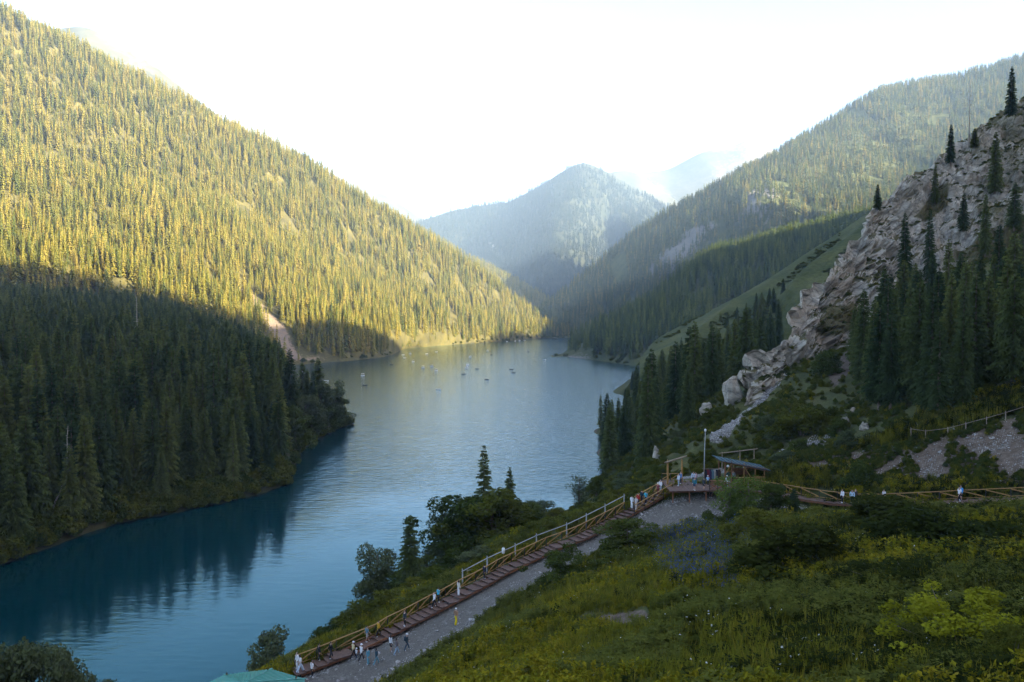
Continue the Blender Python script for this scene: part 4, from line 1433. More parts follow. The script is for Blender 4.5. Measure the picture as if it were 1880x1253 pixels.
# ---------------------------------------------------------------- broadleaf trees and bushes one by one
TREES = [  # kind, variant, leaves, column, distance, top line, width px, name, label
    ('tree', 0, 'leaf_grey', 690, 105, 996, 84, 'broadleaf_tree', "grey green willow at the left end of the shore thicket"),
    ('tree', 1, 'leaf_dark', 732, 103, 1045, 70, 'broadleaf_tree', "round broadleaf tree under the pointed spruce by the water"),
    ('tree', 2, 'leaf_dark', 780, 106, 1020, 60, 'broadleaf_tree', "broadleaf tree between the pointed spruce and the main thicket"),
    ('tree', 0, 'leaf_grey', 828, 118, 932, 96, 'broadleaf_tree', "pale leaved tree on the left side of the main shore thicket"),
    ('tree', 1, 'leaf_dark', 862, 116, 903, 150, 'broadleaf_tree', "broad dark tree in the middle of the shore thicket"),
    ('tree', 2, 'leaf_olive', 906, 114, 898, 150, 'broadleaf_tree', "dense tree directly under the tall shore spruce"),
    ('tree', 0, 'leaf_dark', 955, 120, 915, 120, 'broadleaf_tree', "dark tree under the thin shore spruce"),
    ('tree', 1, 'leaf_grey', 985, 128, 918, 74, 'broadleaf_tree', "loose greyish tree at the right end of the shore thicket"),
    ('tree', 2, 'leaf_olive', 1018, 126, 932, 62, 'broadleaf_tree', "small airy tree standing right of the shore thicket against the water"),
    ('poplar', 0, 'leaf_grey', 1065, 132, 870, 36, 'broadleaf_tree', "slim young tree standing alone against the water"),
    ('tree', 1, 'leaf_dark', 1096, 150, 872, 36, 'broadleaf_tree', "little tree at the lake edge left of the spruce stand"),
    ('bush', 1, 'leaf_dark', 935, 104, 985, 110, 'bush', "bush under the right half of the shore thicket"),
    ('bush', 2, 'leaf_dark', 985, 106, 975, 90, 'bush', "bush at the right foot of the shore thicket"),
    ('bush', 0, 'leaf_dark', 836, 100, 1005, 96, 'bush', "rounded bush at the front foot of the shore thicket"),
    ('bush', 1, 'leaf_grey', 880, 97, 1000, 90, 'bush', "grey bush at the foot of the thicket near the white lamp"),
    ('bush', 2, 'leaf_dark', 790, 97, 1040, 90, 'bush', "dark bush in front of the gap beside the pointed spruce"),
    ('bush', 0, 'leaf_grey', 497, 92, 1146, 124, 'bush', "round grey green willow bush alone at the water's edge"),
    ('bush', 1, 'leaf_dark', 606, 88, 1130, 86, 'bush', "dark bush at the lower end of the bank by the water"),
    ('bush', 2, 'leaf_olive', 655, 88, 1100, 110, 'bush', "olive bush behind the lower stair railing"),
    ('bush', 0, 'leaf_olive', 705, 89, 1082, 110, 'bush', "long olive bush behind the railing left of the strolling couple"),
    ('bush', 1, 'leaf_olive', 757, 91, 1058, 110, 'bush', "mossy coloured bush on the bank above the strolling couple"),
    ('bush', 2, 'leaf_olive', 806, 93, 1040, 100, 'bush', "bush beside the wooden post on the bank"),
    ('poplar', 0, 'leaf_poplar', 1343, 91, 868, 62, 'poplar_tree', "left of the two bright young poplars in front of the shelter"),
    ('poplar', 1, 'leaf_poplar', 1376, 90, 872, 66, 'poplar_tree', "right of the two bright young poplars in front of the shelter"),
    ('bush', 1, 'leaf_dark', 1360, 88.5, 918, 62, 'bush', "dark bush between the feet of the two young poplars"),
    ('bush', 2, 'leaf_dark', 1308, 90, 938, 50, 'bush', "low dark bush at the gravel edge left of the poplars"),
    ('tree', 1, 'leaf_dark', 1420, 90, 884, 66, 'broadleaf_tree', "dark little tree right of the young poplars"),
    ('tree', 2, 'leaf_dark', 1153, 82, 953, 108, 'broadleaf_tree', "small spreading tree at the gravel edge beside the bend"),
    ('tree', 0, 'leaf_dark', 1032, 78, 998, 82, 'broadleaf_tree', "small crooked tree leaning over the gravel road"),
    ('bush', 0, 'leaf_dark', 1106, 77, 1020, 72, 'bush', "low round bush between the two small trees at the gravel edge"),
    ('bush', 2, 'leaf_dark', 1588, 96, 838, 92, 'bush', "big rounded bush on the stony bank above the boardwalk"),
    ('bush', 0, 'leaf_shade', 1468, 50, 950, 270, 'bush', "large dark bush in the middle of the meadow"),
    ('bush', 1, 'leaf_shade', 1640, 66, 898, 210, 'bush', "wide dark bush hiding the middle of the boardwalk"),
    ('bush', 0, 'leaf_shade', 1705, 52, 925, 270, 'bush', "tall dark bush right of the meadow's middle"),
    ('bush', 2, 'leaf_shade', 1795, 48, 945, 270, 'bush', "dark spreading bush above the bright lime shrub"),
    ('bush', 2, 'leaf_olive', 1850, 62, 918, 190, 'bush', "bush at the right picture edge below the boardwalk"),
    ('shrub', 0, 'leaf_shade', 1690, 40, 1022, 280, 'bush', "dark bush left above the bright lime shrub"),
    ('shrub', 1, 'leaf_lime', 1775, 25.5, 1055, 300, 'shrub', "bright lime green shrub in the lower right foreground"),
    ('shrub', 0, 'leaf_olive', 1870, 21, 1140, 130, 'shrub', "leafy shrub cut by the lower right picture corner"),
    ('bush', 1, 'leaf_olive', 1510, 80, 925, 60, 'bush', "small bush at the meadow edge below the couple in pale jackets"),
    ('bush', 0, 'leaf_olive', 1395, 68, 925, 160, 'bush', "rounded bush at the meadow top behind the large dark bush"),
    ('tree', 1, 'leaf_grey', 20, 64, 1160, 150, 'broadleaf_tree', "dark leafy treetop in the lower left picture corner"),
    ('tree', 2, 'leaf_grey', 105, 63, 1182, 120, 'broadleaf_tree', "second treetop from the lower left corner"),
    ('tree', 0, 'leaf_grey', 172, 62, 1232, 70, 'broadleaf_tree', "smallest treetop at the bottom edge on the left"),
    ('bush', 1, 'leaf_olive', 1475, 118, 735, 130, 'bush', "large bush below the lower cliff end"),
    ('bush', 0, 'leaf_dark', 1520, 150, 640, 70, 'bush', "dark bush growing on a rock ledge beside the bare earth"),
    ('bush', 2, 'leaf_olive', 1325, 150, 745, 90, 'bush', "bush left of the scree tongue below the boulder"),
]
for kind, v, mt, px, d, top, w, name, lab in TREES:
    p = onground(px, d)
    h = hpx(p, top)
    plant(kind, v, mt, (p.x, p.y, p.z - 0.1), wpx(p, w), max(h, 0.6), name, lab, 'tree' if 'tree' in name else name)
# left point: broadleaf trees and round bush
for px, off, top, w, v, mt, lab in [
        (510, 6, 833, 62, 0, 'leaf_olive', "light green round bush on the tip of the left shore"),
        (560, 14, 722, 60, 1, 'leaf_grey', "broadleaf tree on the wooded point, nearest to the spruces"),
        (588, 10, 702, 56, 2, 'leaf_grey', "highest broadleaf tree on the wooded point"),
        (610, 6, 698, 50, 0, 'leaf_grey', "broadleaf tree near the end of the wooded point"),
        (624, 3, 728, 38, 1, 'leaf_dark', "outermost tree on the wooded point over the water"),
        (540, 10, 745, 60, 2, 'leaf_dark', "dark broadleaf tree at the root of the wooded point"),
        (600, 3, 745, 60, 2, 'leaf_dark', "low broadleaf tree at the water side of the wooded point"),
        (570, 5, 760, 60, 0, 'leaf_dark', "shoreline tree under the wooded point's crowns")]:
    d = float(np.interp(px, a_px, a_d)) + off
    x = (px - CX) / FPX * d
    p = Vector((x, d, 0.8)); h = hpx(p, top)
    plant('bush' if px < 520 else 'tree', v, mt, p, wpx(p, w), h, 'bush' if px < 520 else 'broadleaf_tree', lab, 'bush' if px < 520 else 'tree')

# bushes that nothing tells apart, on the slope between right shore and cliff
nb = 0
for p in spread(64, (1085, 1560), (101, 185), 640, 3.0, lambda px, py, d, z: 765 < py < 905 and z > 1.0 and seg_dist(np.array([(px - CX) / FPX * d]), np.array([d]), PATH2)[0][0] > 2.6 and seg_dist(np.array([(px - CX) / FPX * d]), np.array([d]), SCREE)[0][0] > 5.5 and not (1225 < px < 1420 and d < 109)):
    plant('bush', nb % 3, ('leaf_olive', 'leaf_dark', 'leaf_olive', 'leaf_grey')[nb % 4], (p[0], p[1], p[2] - .1), random.uniform(3.0, 6.0), random.uniform(1.3, 2.8), 'bush',
          f"{('olive', 'dark green', 'olive', 'grey green')[nb % 4]} bush on the overgrown slope, {'down by the right shore' if CX + FPX * p[0] / p[1] < 1190 else 'above the log gate frame' if CX + FPX * p[0] / p[1] < 1290 else 'above the shelter roof' if CX + FPX * p[0] / p[1] < 1420 else 'between shelter and wood'}", 'bush', "bushes on the slope beyond the deck")
    nb += 1
for k, (p, q) in enumerate([(985, 1012), (1012, 1000), (1040, 988), (1066, 975), (1092, 962), (1120, 948), (1146, 934), (1172, 916), (1198, 898)]):
    w_ = onground(p, stair_d(p) + 9 + (k % 3) * 3)
    plant('bush', k % 3, 'leaf_olive', (w_.x, w_.y, w_.z - .1), random.uniform(4, 6.5), random.uniform(1.2, 2.0), 'bush', "low yellowish bush behind the grey pole fence along the stairs", 'bush', "bushes behind the pole fence")

# ---------------------------------------------------------------- ground cover
def blade_tuft(n, h, spread_, wid, seed, lean=0.35):
    r = np.random.default_rng(seed); V = []; F = []
    for k in range(n):
        a = r.uniform(0, 6.28); q = r.random() ** .5 * spread_; x, y = math.cos(a) * q, math.sin(a) * q
        hh = h * r.uniform(0.55, 1.1); b = r.uniform(0, 6.28); l = lean * hh * r.random()
        w = wid; i = len(V); c, s_ = math.cos(b + 1.57) * w, math.sin(b + 1.57) * w
        V += [(x - c, y - s_, -0.05), (x + c, y + s_, -0.05), (x + math.cos(b) * l * .45 + c * .7, y + math.sin(b) * l * .45 + s_ * .7, hh * .6), (x + math.cos(b) * l * .45 - c * .7, y + math.sin(b) * l * .45 - s_ * .7, hh * .6), (x + math.cos(b) * l, y + math.sin(b) * l, hh)]
        F += [(i, i + 1, i + 2, i + 3), (i + 3, i + 2, i + 4)]
    return V, F


def herb(stems, h, leaves, lsize, seed, head=None, spread_=0.22):
    """stalks with side leaves; head = (material index, count, size, length) of blossoms on top"""
    r = np.random.default_rng(seed); V = []; F = []; MI = []
    for k in range(stems):
        a = r.uniform(0, 6.28); q = r.random() ** .5 * spread_; x, y = math.cos(a) * q, math.sin(a) * q
        hh = h * r.uniform(0.6, 1.1); lx, ly = r.normal(0, .1) * hh, r.normal(0, .1) * hh
        i = len(V); V += [(x - .006, y, 0), (x + .006, y, 0), (x + lx, y + ly, hh)]; F.append((i, i + 1, i + 2)); MI.append(0)
        for j in range(leaves):
            t = r.uniform(0.1, 0.95); c = np.array([x + lx * t, y + ly * t, hh * t]); b = r.uniform(0, 6.28)
            d_ = np.array([math.cos(b), math.sin(b), r.uniform(-.2, .7)]); e = np.array([-math.sin(b), math.cos(b), 0]) * lsize * .28
            i = len(V); V += [tuple(c), tuple(c + d_ * lsize * .5 + e), tuple(c + d_ * lsize), tuple(c + d_ * lsize * .5 - e)]
            F.append((i, i + 1, i + 2, i + 3)); MI.append(0)
        if head:
            for j in range(head[1]):
                c = np.array([x + lx, y + ly, hh]) + np.array([r.normal(0, head[2] * .6), r.normal(0, head[2] * .6), -r.random() * head[3]])
                d_ = r.standard_normal((2, 3)) * head[2] * .7
                i = len(V); V += [tuple(c - d_[0]), tuple(c + d_[1]), tuple(c + d_[0]), tuple(c - d_[1])]; F.append((i, i + 1, i + 2, i + 3)); MI.append(1)
    return V, F, MI


MEAD = []
for k in range(3):
    MEAD.append(proto('grass_tuft', mesh('grass_tuft', *blade_tuft(26, 0.55 + .1 * k, 0.34, 0.017, 700 + k), M['grass'])))
for k in range(2):
    v_, f_, mi = herb(9, 0.75 + .15 * k, 12, 0.115, 710 + k); MEAD.append(proto('sage_clump', mesh('sage_clump', v_, f_, [M['sage']], mi)))
for k in range(2):
    v_, f_, mi = herb(9, 0.7 + .1 * k, 6, 0.10, 720 + k, (1, 9, 0.035, 0.22)); MEAD.append(proto('yellow_flower', mesh('yellow_flower', v_, f_, [M['grass'], M['yellow']], mi)))
v_, f_, mi = herb(7, 0.9, 5, 0.10, 730, (1, 12, 0.026, 0.45)); MEAD.append(proto('blue_flower', mesh('blue_flower', v_, f_, [M['sage'], M['blue']], mi)))
v_, f_, mi = herb(3, 0.7, 4, 0.10, 731, (1, 3, 0.018, 0.05)); MEAD.append(proto('white_flower', mesh('white_flower', v_, f_, [M['grass'], M['white_fl']], mi)))
v_, f_, mi = herb(12, 0.5, 12, 0.14, 732); MEAD.append(proto('leafy_herb', mesh('leafy_herb', v_, f_, [M['leaf_olive']], mi)))


v_, f_, mi = herb(12, 0.65, 14, 0.12, 733); MEAD.append(proto('shaded_herb', mesh('shaded_herb', v_, f_, [M['leaf_shade']], mi)))


def ground_points(n, seed, wfun):
    r = np.random.default_rng(seed)
    a = GX[:-1, :-1]; ar = np.abs((GX[:-1, 1:] - a) * (GY[1:, :-1] - GY[:-1, :-1]))
    w = ar * wfun(npx[:-1, :-1], npy[:-1, :-1], GY[:-1, :-1]) * (gravel[:-1, :-1] < 0.33) * (GZ[:-1, :-1] > 0.15)
    k = r.choice(w.size, n, p=(w / w.sum()).ravel())
    i, j = np.unravel_index(k, w.shape); u, v = r.random((2, n))
    x = GX[i, j] + (GX[i, j + 1] - GX[i, j]) * u; y = GY[i, j] + (GY[i + 1, j] - GY[i, j]) * v
    x = x * (y / GY[i, j])
    z = (GZ[i, j] * (1 - u) + GZ[i, j + 1] * u) * (1 - v) + (GZ[i + 1, j] * (1 - u) + GZ[i + 1, j + 1] * u) * v
    return np.stack([x, y, z], -1), dirt[i, j]


inframe = lambda px: ((px > -220) & (px < 2330))
P_, dt_ = ground_points(92000, 800, lambda px, py, d: inframe(px) * (d < 104) * (py < 1330) * (d > 15) / d ** 0.9)
_r = np.random.default_rng(801)
n_ = len(P_); u_ = _r.random(n_)
yel = vnoise(P_[:, 0] / 7, P_[:, 1] / 7, 802) + 0.35 * (vnoise(P_[:, 0] / 1.8, P_[:, 1] / 1.8, 803) - .5)
qx, qy, _f = proj(P_)
blu = np.maximum(poly_mask(qx, qy, [(1190, 985), (1270, 960), (1330, 1010), (1350, 1075), (1260, 1070), (1200, 1030)], 50), 0.6 * poly_mask(qx, qy, [(1340, 985), (1400, 985), (1400, 1010), (1350, 1010)], 30))
sag = vnoise(P_[:, 0] / 5 + 40, P_[:, 1] / 5, 805)
pk_ = _r.integers(0, 3, n_)
pk_ = np.where((sag > 0.52) & (u_ < 0.5), 3 + _r.integers(0, 2, n_), pk_)
pk_ = np.where((u_ > 0.82), 9, pk_)
pk_ = np.where((yel > 0.60 - 0.08 * (qx < 1250)) & (u_ < 0.36), 5 + _r.integers(0, 2, n_), pk_)
pk_ = np.where((_r.random(n_) < blu * 0.55), 7, pk_)
pk_ = np.where((_r.random(n_) < 0.008), 8, pk_)
pk_ = np.where((_r.random(n_) < np.interp(qx, [1250, 1500, 1900], [0.04, 0.34, 0.55]) * (0.4 + vnoise(P_[:, 0] / 4, P_[:, 1] / 5, 809))), 10, pk_)  # darker herbs towards the right, standing in for shade on the meadow
okm = (_r.random(n_) > dt_ * 0.9) & (vnoise(P_[:, 0] / 1.7, P_[:, 1] / 2.2, 807) + .25 * _r.random(n_) > 0.36) & (seg_dist(P_[:, 0], P_[:, 1], ROAD)[0] > 4.4)
sz = _r.uniform(0.6, 1.35, n_) * np.where(dt_ > .4, .6, 1) * np.interp(P_[:, 1], [15, 40, 100], [0.85, 1.05, 1.2]) * (0.65 + 0.8 * vnoise(P_[:, 0] / 3, P_[:, 1] / 3.5, 808))
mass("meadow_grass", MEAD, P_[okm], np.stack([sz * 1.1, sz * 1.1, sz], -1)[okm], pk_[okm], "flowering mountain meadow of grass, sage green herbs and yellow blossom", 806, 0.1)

BUSHP = []
for k, mt in enumerate(('leaf_olive', 'leaf_dark', 'leaf_olive')):
    V_, F_ = leaf_cloud(np.array([(0, 0, .3), (.3, .1, .25), (-.25, .2, .3), (.05, -.3, .25), (.1, .1, .55)]), np.array([.34, .28, .3, .28, .3]), 900, 0.06, 820 + k)
    V_[:, 2] = np.maximum(V_[:, 2], 0)
    BUSHP.append(proto('low_shrub', mesh('low_shrub', V_, F_, M[mt])))
BUSHP += [MEAD[9], MEAD[5]]
P_, dt_ = ground_points(15500, 830, lambda px, py, d: inframe(px) * (d > 76) * (d < 300) * (0.25 + (vnoise(px / 40, py / 25, 831) > 0.42)) * (poly_mask(px, py, BANK, 5) < .5) / d ** 0.6)
_r = np.random.default_rng(832); n_ = len(P_)
ds_ = seg_dist(P_[:, 0], P_[:, 1], ST_C[:, :2])[0]; db_ = seg_dist(P_[:, 0], P_[:, 1], BW_C[:, :2])[0]
okm = (dt_ < .45) & (ds_ > 2.3) & (db_ > 2.3) & ~((P_[:, 0] > 18) & (P_[:, 0] < 30) & (P_[:, 1] > 95) & (P_[:, 1] < 112))
pk_ = _r.choice([0, 1, 2, 3, 4], n_, p=[.28, .22, .2, .2, .1])
sz = np.where(pk_ < 3, _r.uniform(0.5, 1.5, n_), _r.uniform(.9, 1.6, n_))
mass("undergrowth", BUSHP, P_[okm], sz[okm], pk_[okm], "low shrubs and herbs covering the bank and the right hillside", 833, 0.08)
P_, dt_ = ground_points(2600, 835, lambda px, py, d: inframe(px) * (poly_mask(px, py, BANK, 5) > .5) * (d > 80))
pk_ = np.random.default_rng(836).choice([0, 1, 3], len(P_))
mass("bank_herbs", BUSHP, P_, np.random.default_rng(837).uniform(.25, .8, len(P_)), pk_, "sparse herbs on the eroded bank above the boardwalk", 838, 0.08)

SP_ = np.concatenate([left_shore.scatter(0.9, 0.9, 2.02, 840, lambda P, px, py, f: (P[:, 2] > 0.05), margin=420), left_shore.scatter(0.2, 2.0, 2.6, 839, None, margin=420)])
mass("left_shore_undergrowth", BUSHP[:3], SP_, np.random.default_rng(841).uniform(1.2, 3.6, len(SP_)) * np.where(np.random.default_rng(8).random(len(SP_)) < .15, 1.6, 1), np.arange(len(SP_)) % 3, "low bushes along the left waterline", 842, 0.08)
SP_ = spur.scatter(0.02, 0.98, 1.35, 843, lambda P, px, py, f: P[:, 2] > 0.3)
SP2 = right_mtn.scatter(0.012, 0.0, 1.2, 844, lambda P, px, py, f: (px < 1120))
SP3 = left_mtn.scatter(0.03, 1.0, 1.2, 845, lambda P, px, py, f: P[:, 2] > 0.3)
SPX = np.concatenate([SP_, SP2, SP3])
mass("far_shore_bushes", BUSHP[:3], SPX, np.random.default_rng(846).uniform(2.0, 5.5, len(SPX)), np.arange(len(SPX)) % 3, "bushes fringing the far lakeshores and the valley end", 847, 0.08)
GP = green.scatter(0.22, 0.6, 2.0, 848, lambda P, px, py, f: ridged((P[:, 0] * 0.8 - 0.6 * P[:, 1]) / 34 + fbm(P[:, 0] / 60, P[:, 1] / 60, 2, 70) * 0.6, (P[:, 0] + P[:, 1]) / 260, 2, 71) + 0.5 * (vnoise(P[:, 0] / 9, P[:, 1] / 9, 849) - .5) < 0.02)
mass("hillside_juniper", BUSHP[:3], GP, np.random.default_rng(850).uniform(1.0, 2.6, len(GP)) * np.array([[1.0], [1], [.5]]).T if False else np.stack([np.random.default_rng(850).uniform(1.2, 3.2, len(GP))] * 2 + [np.random.default_rng(851).uniform(.5, 1.2, len(GP))], -1), np.arange(len(GP)) % 3, "dark juniper mats on the open green hillside", 852, 0.08)
CT = cliff.scatter(0.5, 0.15, 3.0, 870, None)
_ii = [np.argmin((cliff.G[..., 0] - p[0]) ** 2 + (cliff.G[..., 1] - p[1]) ** 2 + (cliff.G[..., 2] - p[2]) ** 2) for p in CT[:4200]]
CT = CT[:len(_ii)][(turf.ravel()[_ii] + 0.25 * np.random.default_rng(871).random(len(_ii))) > 0.47]
if len(CT):
    cs_ = np.random.default_rng(872).uniform(0.4, 1.5, len(CT))
    mass("cliff_shrubs", BUSHP[:3], CT, np.stack([cs_, cs_, cs_ * .6], -1), np.arange(len(CT)) % 3, "junipers and tufts holding on the ledges of the cliff", 873, 0.2)
# stones on the gravel, the bank and the scree
ST_M = solid("grey_stones", (0.27, 0.255, 0.235), 0.95, 0.5, 0.9)
def stone_mesh(seed):
    r = np.random.default_rng(seed)
    v = np.array([(1, 0, 0), (-1, 0, 0), (0, 1, 0), (0, -1, 0), (0, 0, .7), (0, 0, -.5), (.6, .6, .35), (-.6, .5, .4), (.5, -.7, .3), (-.6, -.6, .35)], float)
    v *= r.uniform(.75, 1.2, (len(v), 1))
    f = [(0, 6, 4), (6, 2, 4), (2, 7, 4), (7, 1, 4), (1, 9, 4), (9, 3, 4), (3, 8, 4), (8, 0, 4), (0, 5, 6), (6, 5, 2), (2, 5, 7), (7, 5, 1), (1, 5, 9), (9, 5, 3), (3, 5, 8), (8, 5, 0)]
    return mesh('stone', v, f, ST_M)
STN = [proto('stone', stone_mesh(k)) for k in range(4)]
_r = np.random.default_rng(860)
a = GX[:-1, :-1]; ar = np.abs((GX[:-1, 1:] - a) * (GY[1:, :-1] - GY[:-1, :-1]))
w_ = ar * inframe(npx[:-1, :-1]) * ((gravel[:-1, :-1] > .4) * (0.03 + loose[:-1, :-1] ** 2) + bank[:-1, :-1] * .4) * (GY[:-1, :-1] < 170) * (GY[:-1, :-1] > 60)
k_ = _r.choice(w_.size, 9000, p=(w_ / w_.sum()).ravel()); i_, j_ = np.unravel_index(k_, w_.shape)
t_ = _r.random(len(i_))[:, None]
PS = G0[i_, j_] * (1 - t_) + G0[i_ + 1, j_ + 1] * t_
ss = _r.uniform(.04, .10, len(PS)) * np.where(_r.random(len(PS)) < .06, 3.0, 1) * np.where(PS[:, 1] > 108, 1.7, 1)
mass("gravel_stones", STN, PS, np.stack([ss, ss, ss * .8], -1), _r.integers(0, 4, len(PS)), "loose grey stones on the road, the stony bank and the scree", 861, 0.4)
# single boulders
def boulder(px, py, w, hh, lab, on=None, seed=0):
    p = on if on is not None else pick(px, py)
    r = np.random.default_rng(seed)
    n_, m_ = 9, 14; V = []; F = []
    for i in range(n_ + 1):
        th = math.pi * i / n_
        for j in range(m_):
            ph = 2 * math.pi * j / m_
            q = Vector((math.sin(th) * math.cos(ph), math.sin(th) * math.sin(ph), math.cos(th)))
            s_ = 0.8 + 0.35 * mnoise.noise(q * 1.3 + Vector((seed, 0, 0))) + 0.14 * mnoise.noise(q * 3.7 + Vector((0, seed, 0)))
            V.append((q.x * s_ * w / 2, q.y * s_ * w / 2.4, q.z * s_ * hh * 0.65 + hh * .3))
    for i in range(n_):
        for j in range(m_):
            F.append((i * m_ + j, i * m_ + (j + 1) % m_, (i + 1) * m_ + (j + 1) % m_, (i + 1) * m_ + j))
    o = obj('boulder', mesh('boulder', V, F, M['rock'])); o.location = p
    tag(o, lab, 'boulder'); return o


boulder(1344, 750, 4.6, 6.5, "large grey boulder left of the spruce at the cliff foot", onground(1346, 155), 3)
boulder(1292, 760, 3.2, 3.0, "smaller grey rock sticking out left of the large boulder", onground(1298, 158), 5)
boulder(1206, 822, 1.6, 3.6, "pointed pale rock standing on the slope above the gate frame", onground(1206, 139), 9)
boulder(1554, 776, 1.5, 1.0, "white boulder in the grass at the edge of the wood", None, 11)
boulder(1590, 790, 1.6, 1.3, "grey boulder in the grass left of the rope fence", None, 12)
boulder(1570, 757, 1.2, 0.9, "small pale boulder close under the spruce wood", None, 13)
boulder(1302, 1152, 0.9, 0.22, "flat pale stone lying in the meadow", None, 14)
boulder(1308, 1164, 0.45, 0.25, "small white stone beside the flat pale stone in the meadow", None, 15)
boulder(1124, 966, 0.5, 0.45, "white stone at the road edge by the stairs", None, 16)
# ---------------------------------------------------------------- timber, metal and cloth
M['tread'] = solid("brown_stained_boards", (0.115, 0.066, 0.046), 0.75, 0.25, 3.0)
M['rail'] = solid("honey_coloured_timber", (0.30, 0.165, 0.05), 0.65, 0.25, 4.0)
M['rail_red'] = solid("red_brown_timber", (0.20, 0.085, 0.04), 0.7, 0.25, 4.0)
M['post'] = solid("black_iron", (0.02, 0.02, 0.022), 0.5, 0.2, 8.0, 0.4)
M['log'] = solid("weathered_log", (0.27, 0.21, 0.15), 0.85, 0.3, 5.0)
M['pole'] = solid("silver_grey_pole", (0.34, 0.34, 0.33), 0.7, 0.2, 5.0)
M['teal_roof'] = solid("teal_metal_roofing", (0.012, 0.20, 0.15), 0.38, 0.1, 1.5, 0.5)
M['blue_roof'] = solid("dull_blue_roofing", (0.014, 0.05, 0.06), 0.75, 0.15, 1.5, 0.4)
M['white'] = solid("white_paint", (0.75, 0.75, 0.74), 0.5, 0.06, 4.0)
M['lampglass'] = solid("milky_lamp_cover", (0.7, 0.7, 0.68), 0.3, 0.05, 4.0)
UB = {}


def ubox(m):
    if m not in UB:
        V = []; b = 0.5; e = 0.06
        g = Geo()
        # slightly chamfered unit bar
        P = [(-b, -b + e), (-b + e, -b), (b - e, -b), (b, -b + e), (b, b - e), (b - e, b), (-b + e, b), (-b, b - e)]
        V = [(x, y, -b) for x, y in P] + [(x, y, b) for x, y in P]
        F = [tuple(range(7, -1, -1)), tuple(range(8, 16))] + [(i, (i + 1) % 8, 8 + (i + 1) % 8, 8 + i) for i in range(8)]
        UB[m] = mesh("timber_" + m, V, F, M[m])
    return UB[m]


ULOG = {}


def ulog(m):
    if m not in ULOG:
        g = Geo(); g.tube([(0, 0, -0.5), (0.03, 0.02, -0.1), (-0.02, 0.03, 0.25), (0, 0, 0.5)], [0.5, 0.47, 0.45, 0.42], 8)
        ULOG[m] = g.build("round_" + m, M[m], True)
    return ULOG[m]


def part(root, name, me, mat4):
    o = bpy.data.objects.new(name, me)
    COL.objects.link(o)
    o.parent = root
    o.matrix_basis = mat4
    return o


def beam(root, name, p0, p1, w, h, m, round_=False, up=(0, 0, 1)):
    p0 = Vector(p0); p1 = Vector(p1); d = p1 - p0; L_ = d.length; z = d / L_
    u = Vector(up)
    if abs(z.dot(u)) > 0.98: u = Vector((0, 1, 0))
    x = u.cross(z).normalized(); y = z.cross(x)
    R = Matrix((x, y, z)).transposed().to_4x4()
    T = Matrix.Translation((p0 + p1) / 2 - root.location) @ R @ Matrix.Diagonal((w, h, L_, 1))
    return part(root, name, (ulog if round_ else ubox)(m), T)


def slab(root, name, c, dirx, size, m, pitch=0.0):
    """flat board centred at c, long axis along dirx"""
    x = Vector((dirx[0], dirx[1], pitch)).normalized(); y = Vector((-dirx[1], dirx[0], 0)).normalized(); z = x.cross(y)
    R = Matrix((x, y, z)).transposed().to_4x4()
    return part(root, name, ubox(m), Matrix.Translation(Vector(c) - root.location) @ R @ Matrix.Diagonal((size[0], size[1], size[2], 1)))


def flight(root, C, width, left=True, rail_m='rail', i0=0, i1=None, brace_flip=False, step_mat='tread', both=None, every=2):
    n = len(C)
    L_pts = []
    for i in range(n):
        a = C[max(i - 1, 0)]; b = C[min(i + 1, n - 1)]
        d = Vector((b[0] - a[0], b[1] - a[1], 0)); span = d.length / (2 if 0 < i < n - 1 else 1)
        d.normalize()
        slab(root, 'tread', (C[i][0], C[i][1], C[i][2] - 0.04), d, (span * 1.06, width, 0.075), step_mat)
        s = Vector((-d.y, d.x, 0))
        L_pts.append((Vector(C[i]), d, s))
    # stringers under the boards
    for sd in (-0.42, 0.42):
        for i in range(0, n - 1, 4):
            j = min(i + 4, n - 1)
            a, b = L_pts[i], L_pts[j]
            beam(root, 'stringer', a[0] + a[2] * width * sd + Vector((0, 0, -0.2)), b[0] + b[2] * width * sd + Vector((0, 0, -0.2)), 0.09, 0.22, 'rail_red')
    return L_pts


def railing(root, pts, m='rail', h=1.02, flip=False, cross=False):
    for i, p in enumerate(pts):
        beam(root, 'post', p + Vector((0, 0, -0.25)), p + Vector((0, 0, h - 0.03)), 0.075, 0.075, 'post')
    for i in range(len(pts) - 1):
        a, b = pts[i], pts[i + 1]
        beam(root, 'handrail', a + Vector((0, 0, h)), b + Vector((0, 0, h)), 0.13, 0.07, m)
        lo = 0.18
        q0, q1 = (a, b) if not flip else (b, a)
        beam(root, 'brace', q0 + Vector((0, 0, lo)), q1 + Vector((0, 0, h - 0.08)), 0.05, 0.11, m)
        if cross:
            beam(root, 'brace', q1 + Vector((0.03, 0.03, lo)), q0 + Vector((0.03, 0.03, h - 0.08)), 0.05, 0.11, m)
        beam(root, 'lower_rail', a + Vector((0, 0, lo - 0.02)), b + Vector((0, 0, lo - 0.02)), 0.04, 0.06, m)


# --- staircase
root = empty('wooden_staircase', tuple(ST_C[0]))
tag(root, "long brown wooden staircase climbing from the lake to the deck", 'staircase')
WST = 1.75
LP = flight(root, ST_C, WST)
lpost = [LP[i][0] + LP[i][2] * (WST / 2 + 0.06) for i in range(0, len(LP) - 7, 2)]
railing(root, lpost)
top_left = [LP[i][0] + LP[i][2] * (WST / 2 + 0.06) for i in range(len(LP) - 7, len(LP), 2)]
railing(root, top_left)
railing(root, [LP[i][0] - LP[i][2] * (WST / 2 + 0.06) for i in range(len(LP) - 9, len(LP), 2)], 'rail')
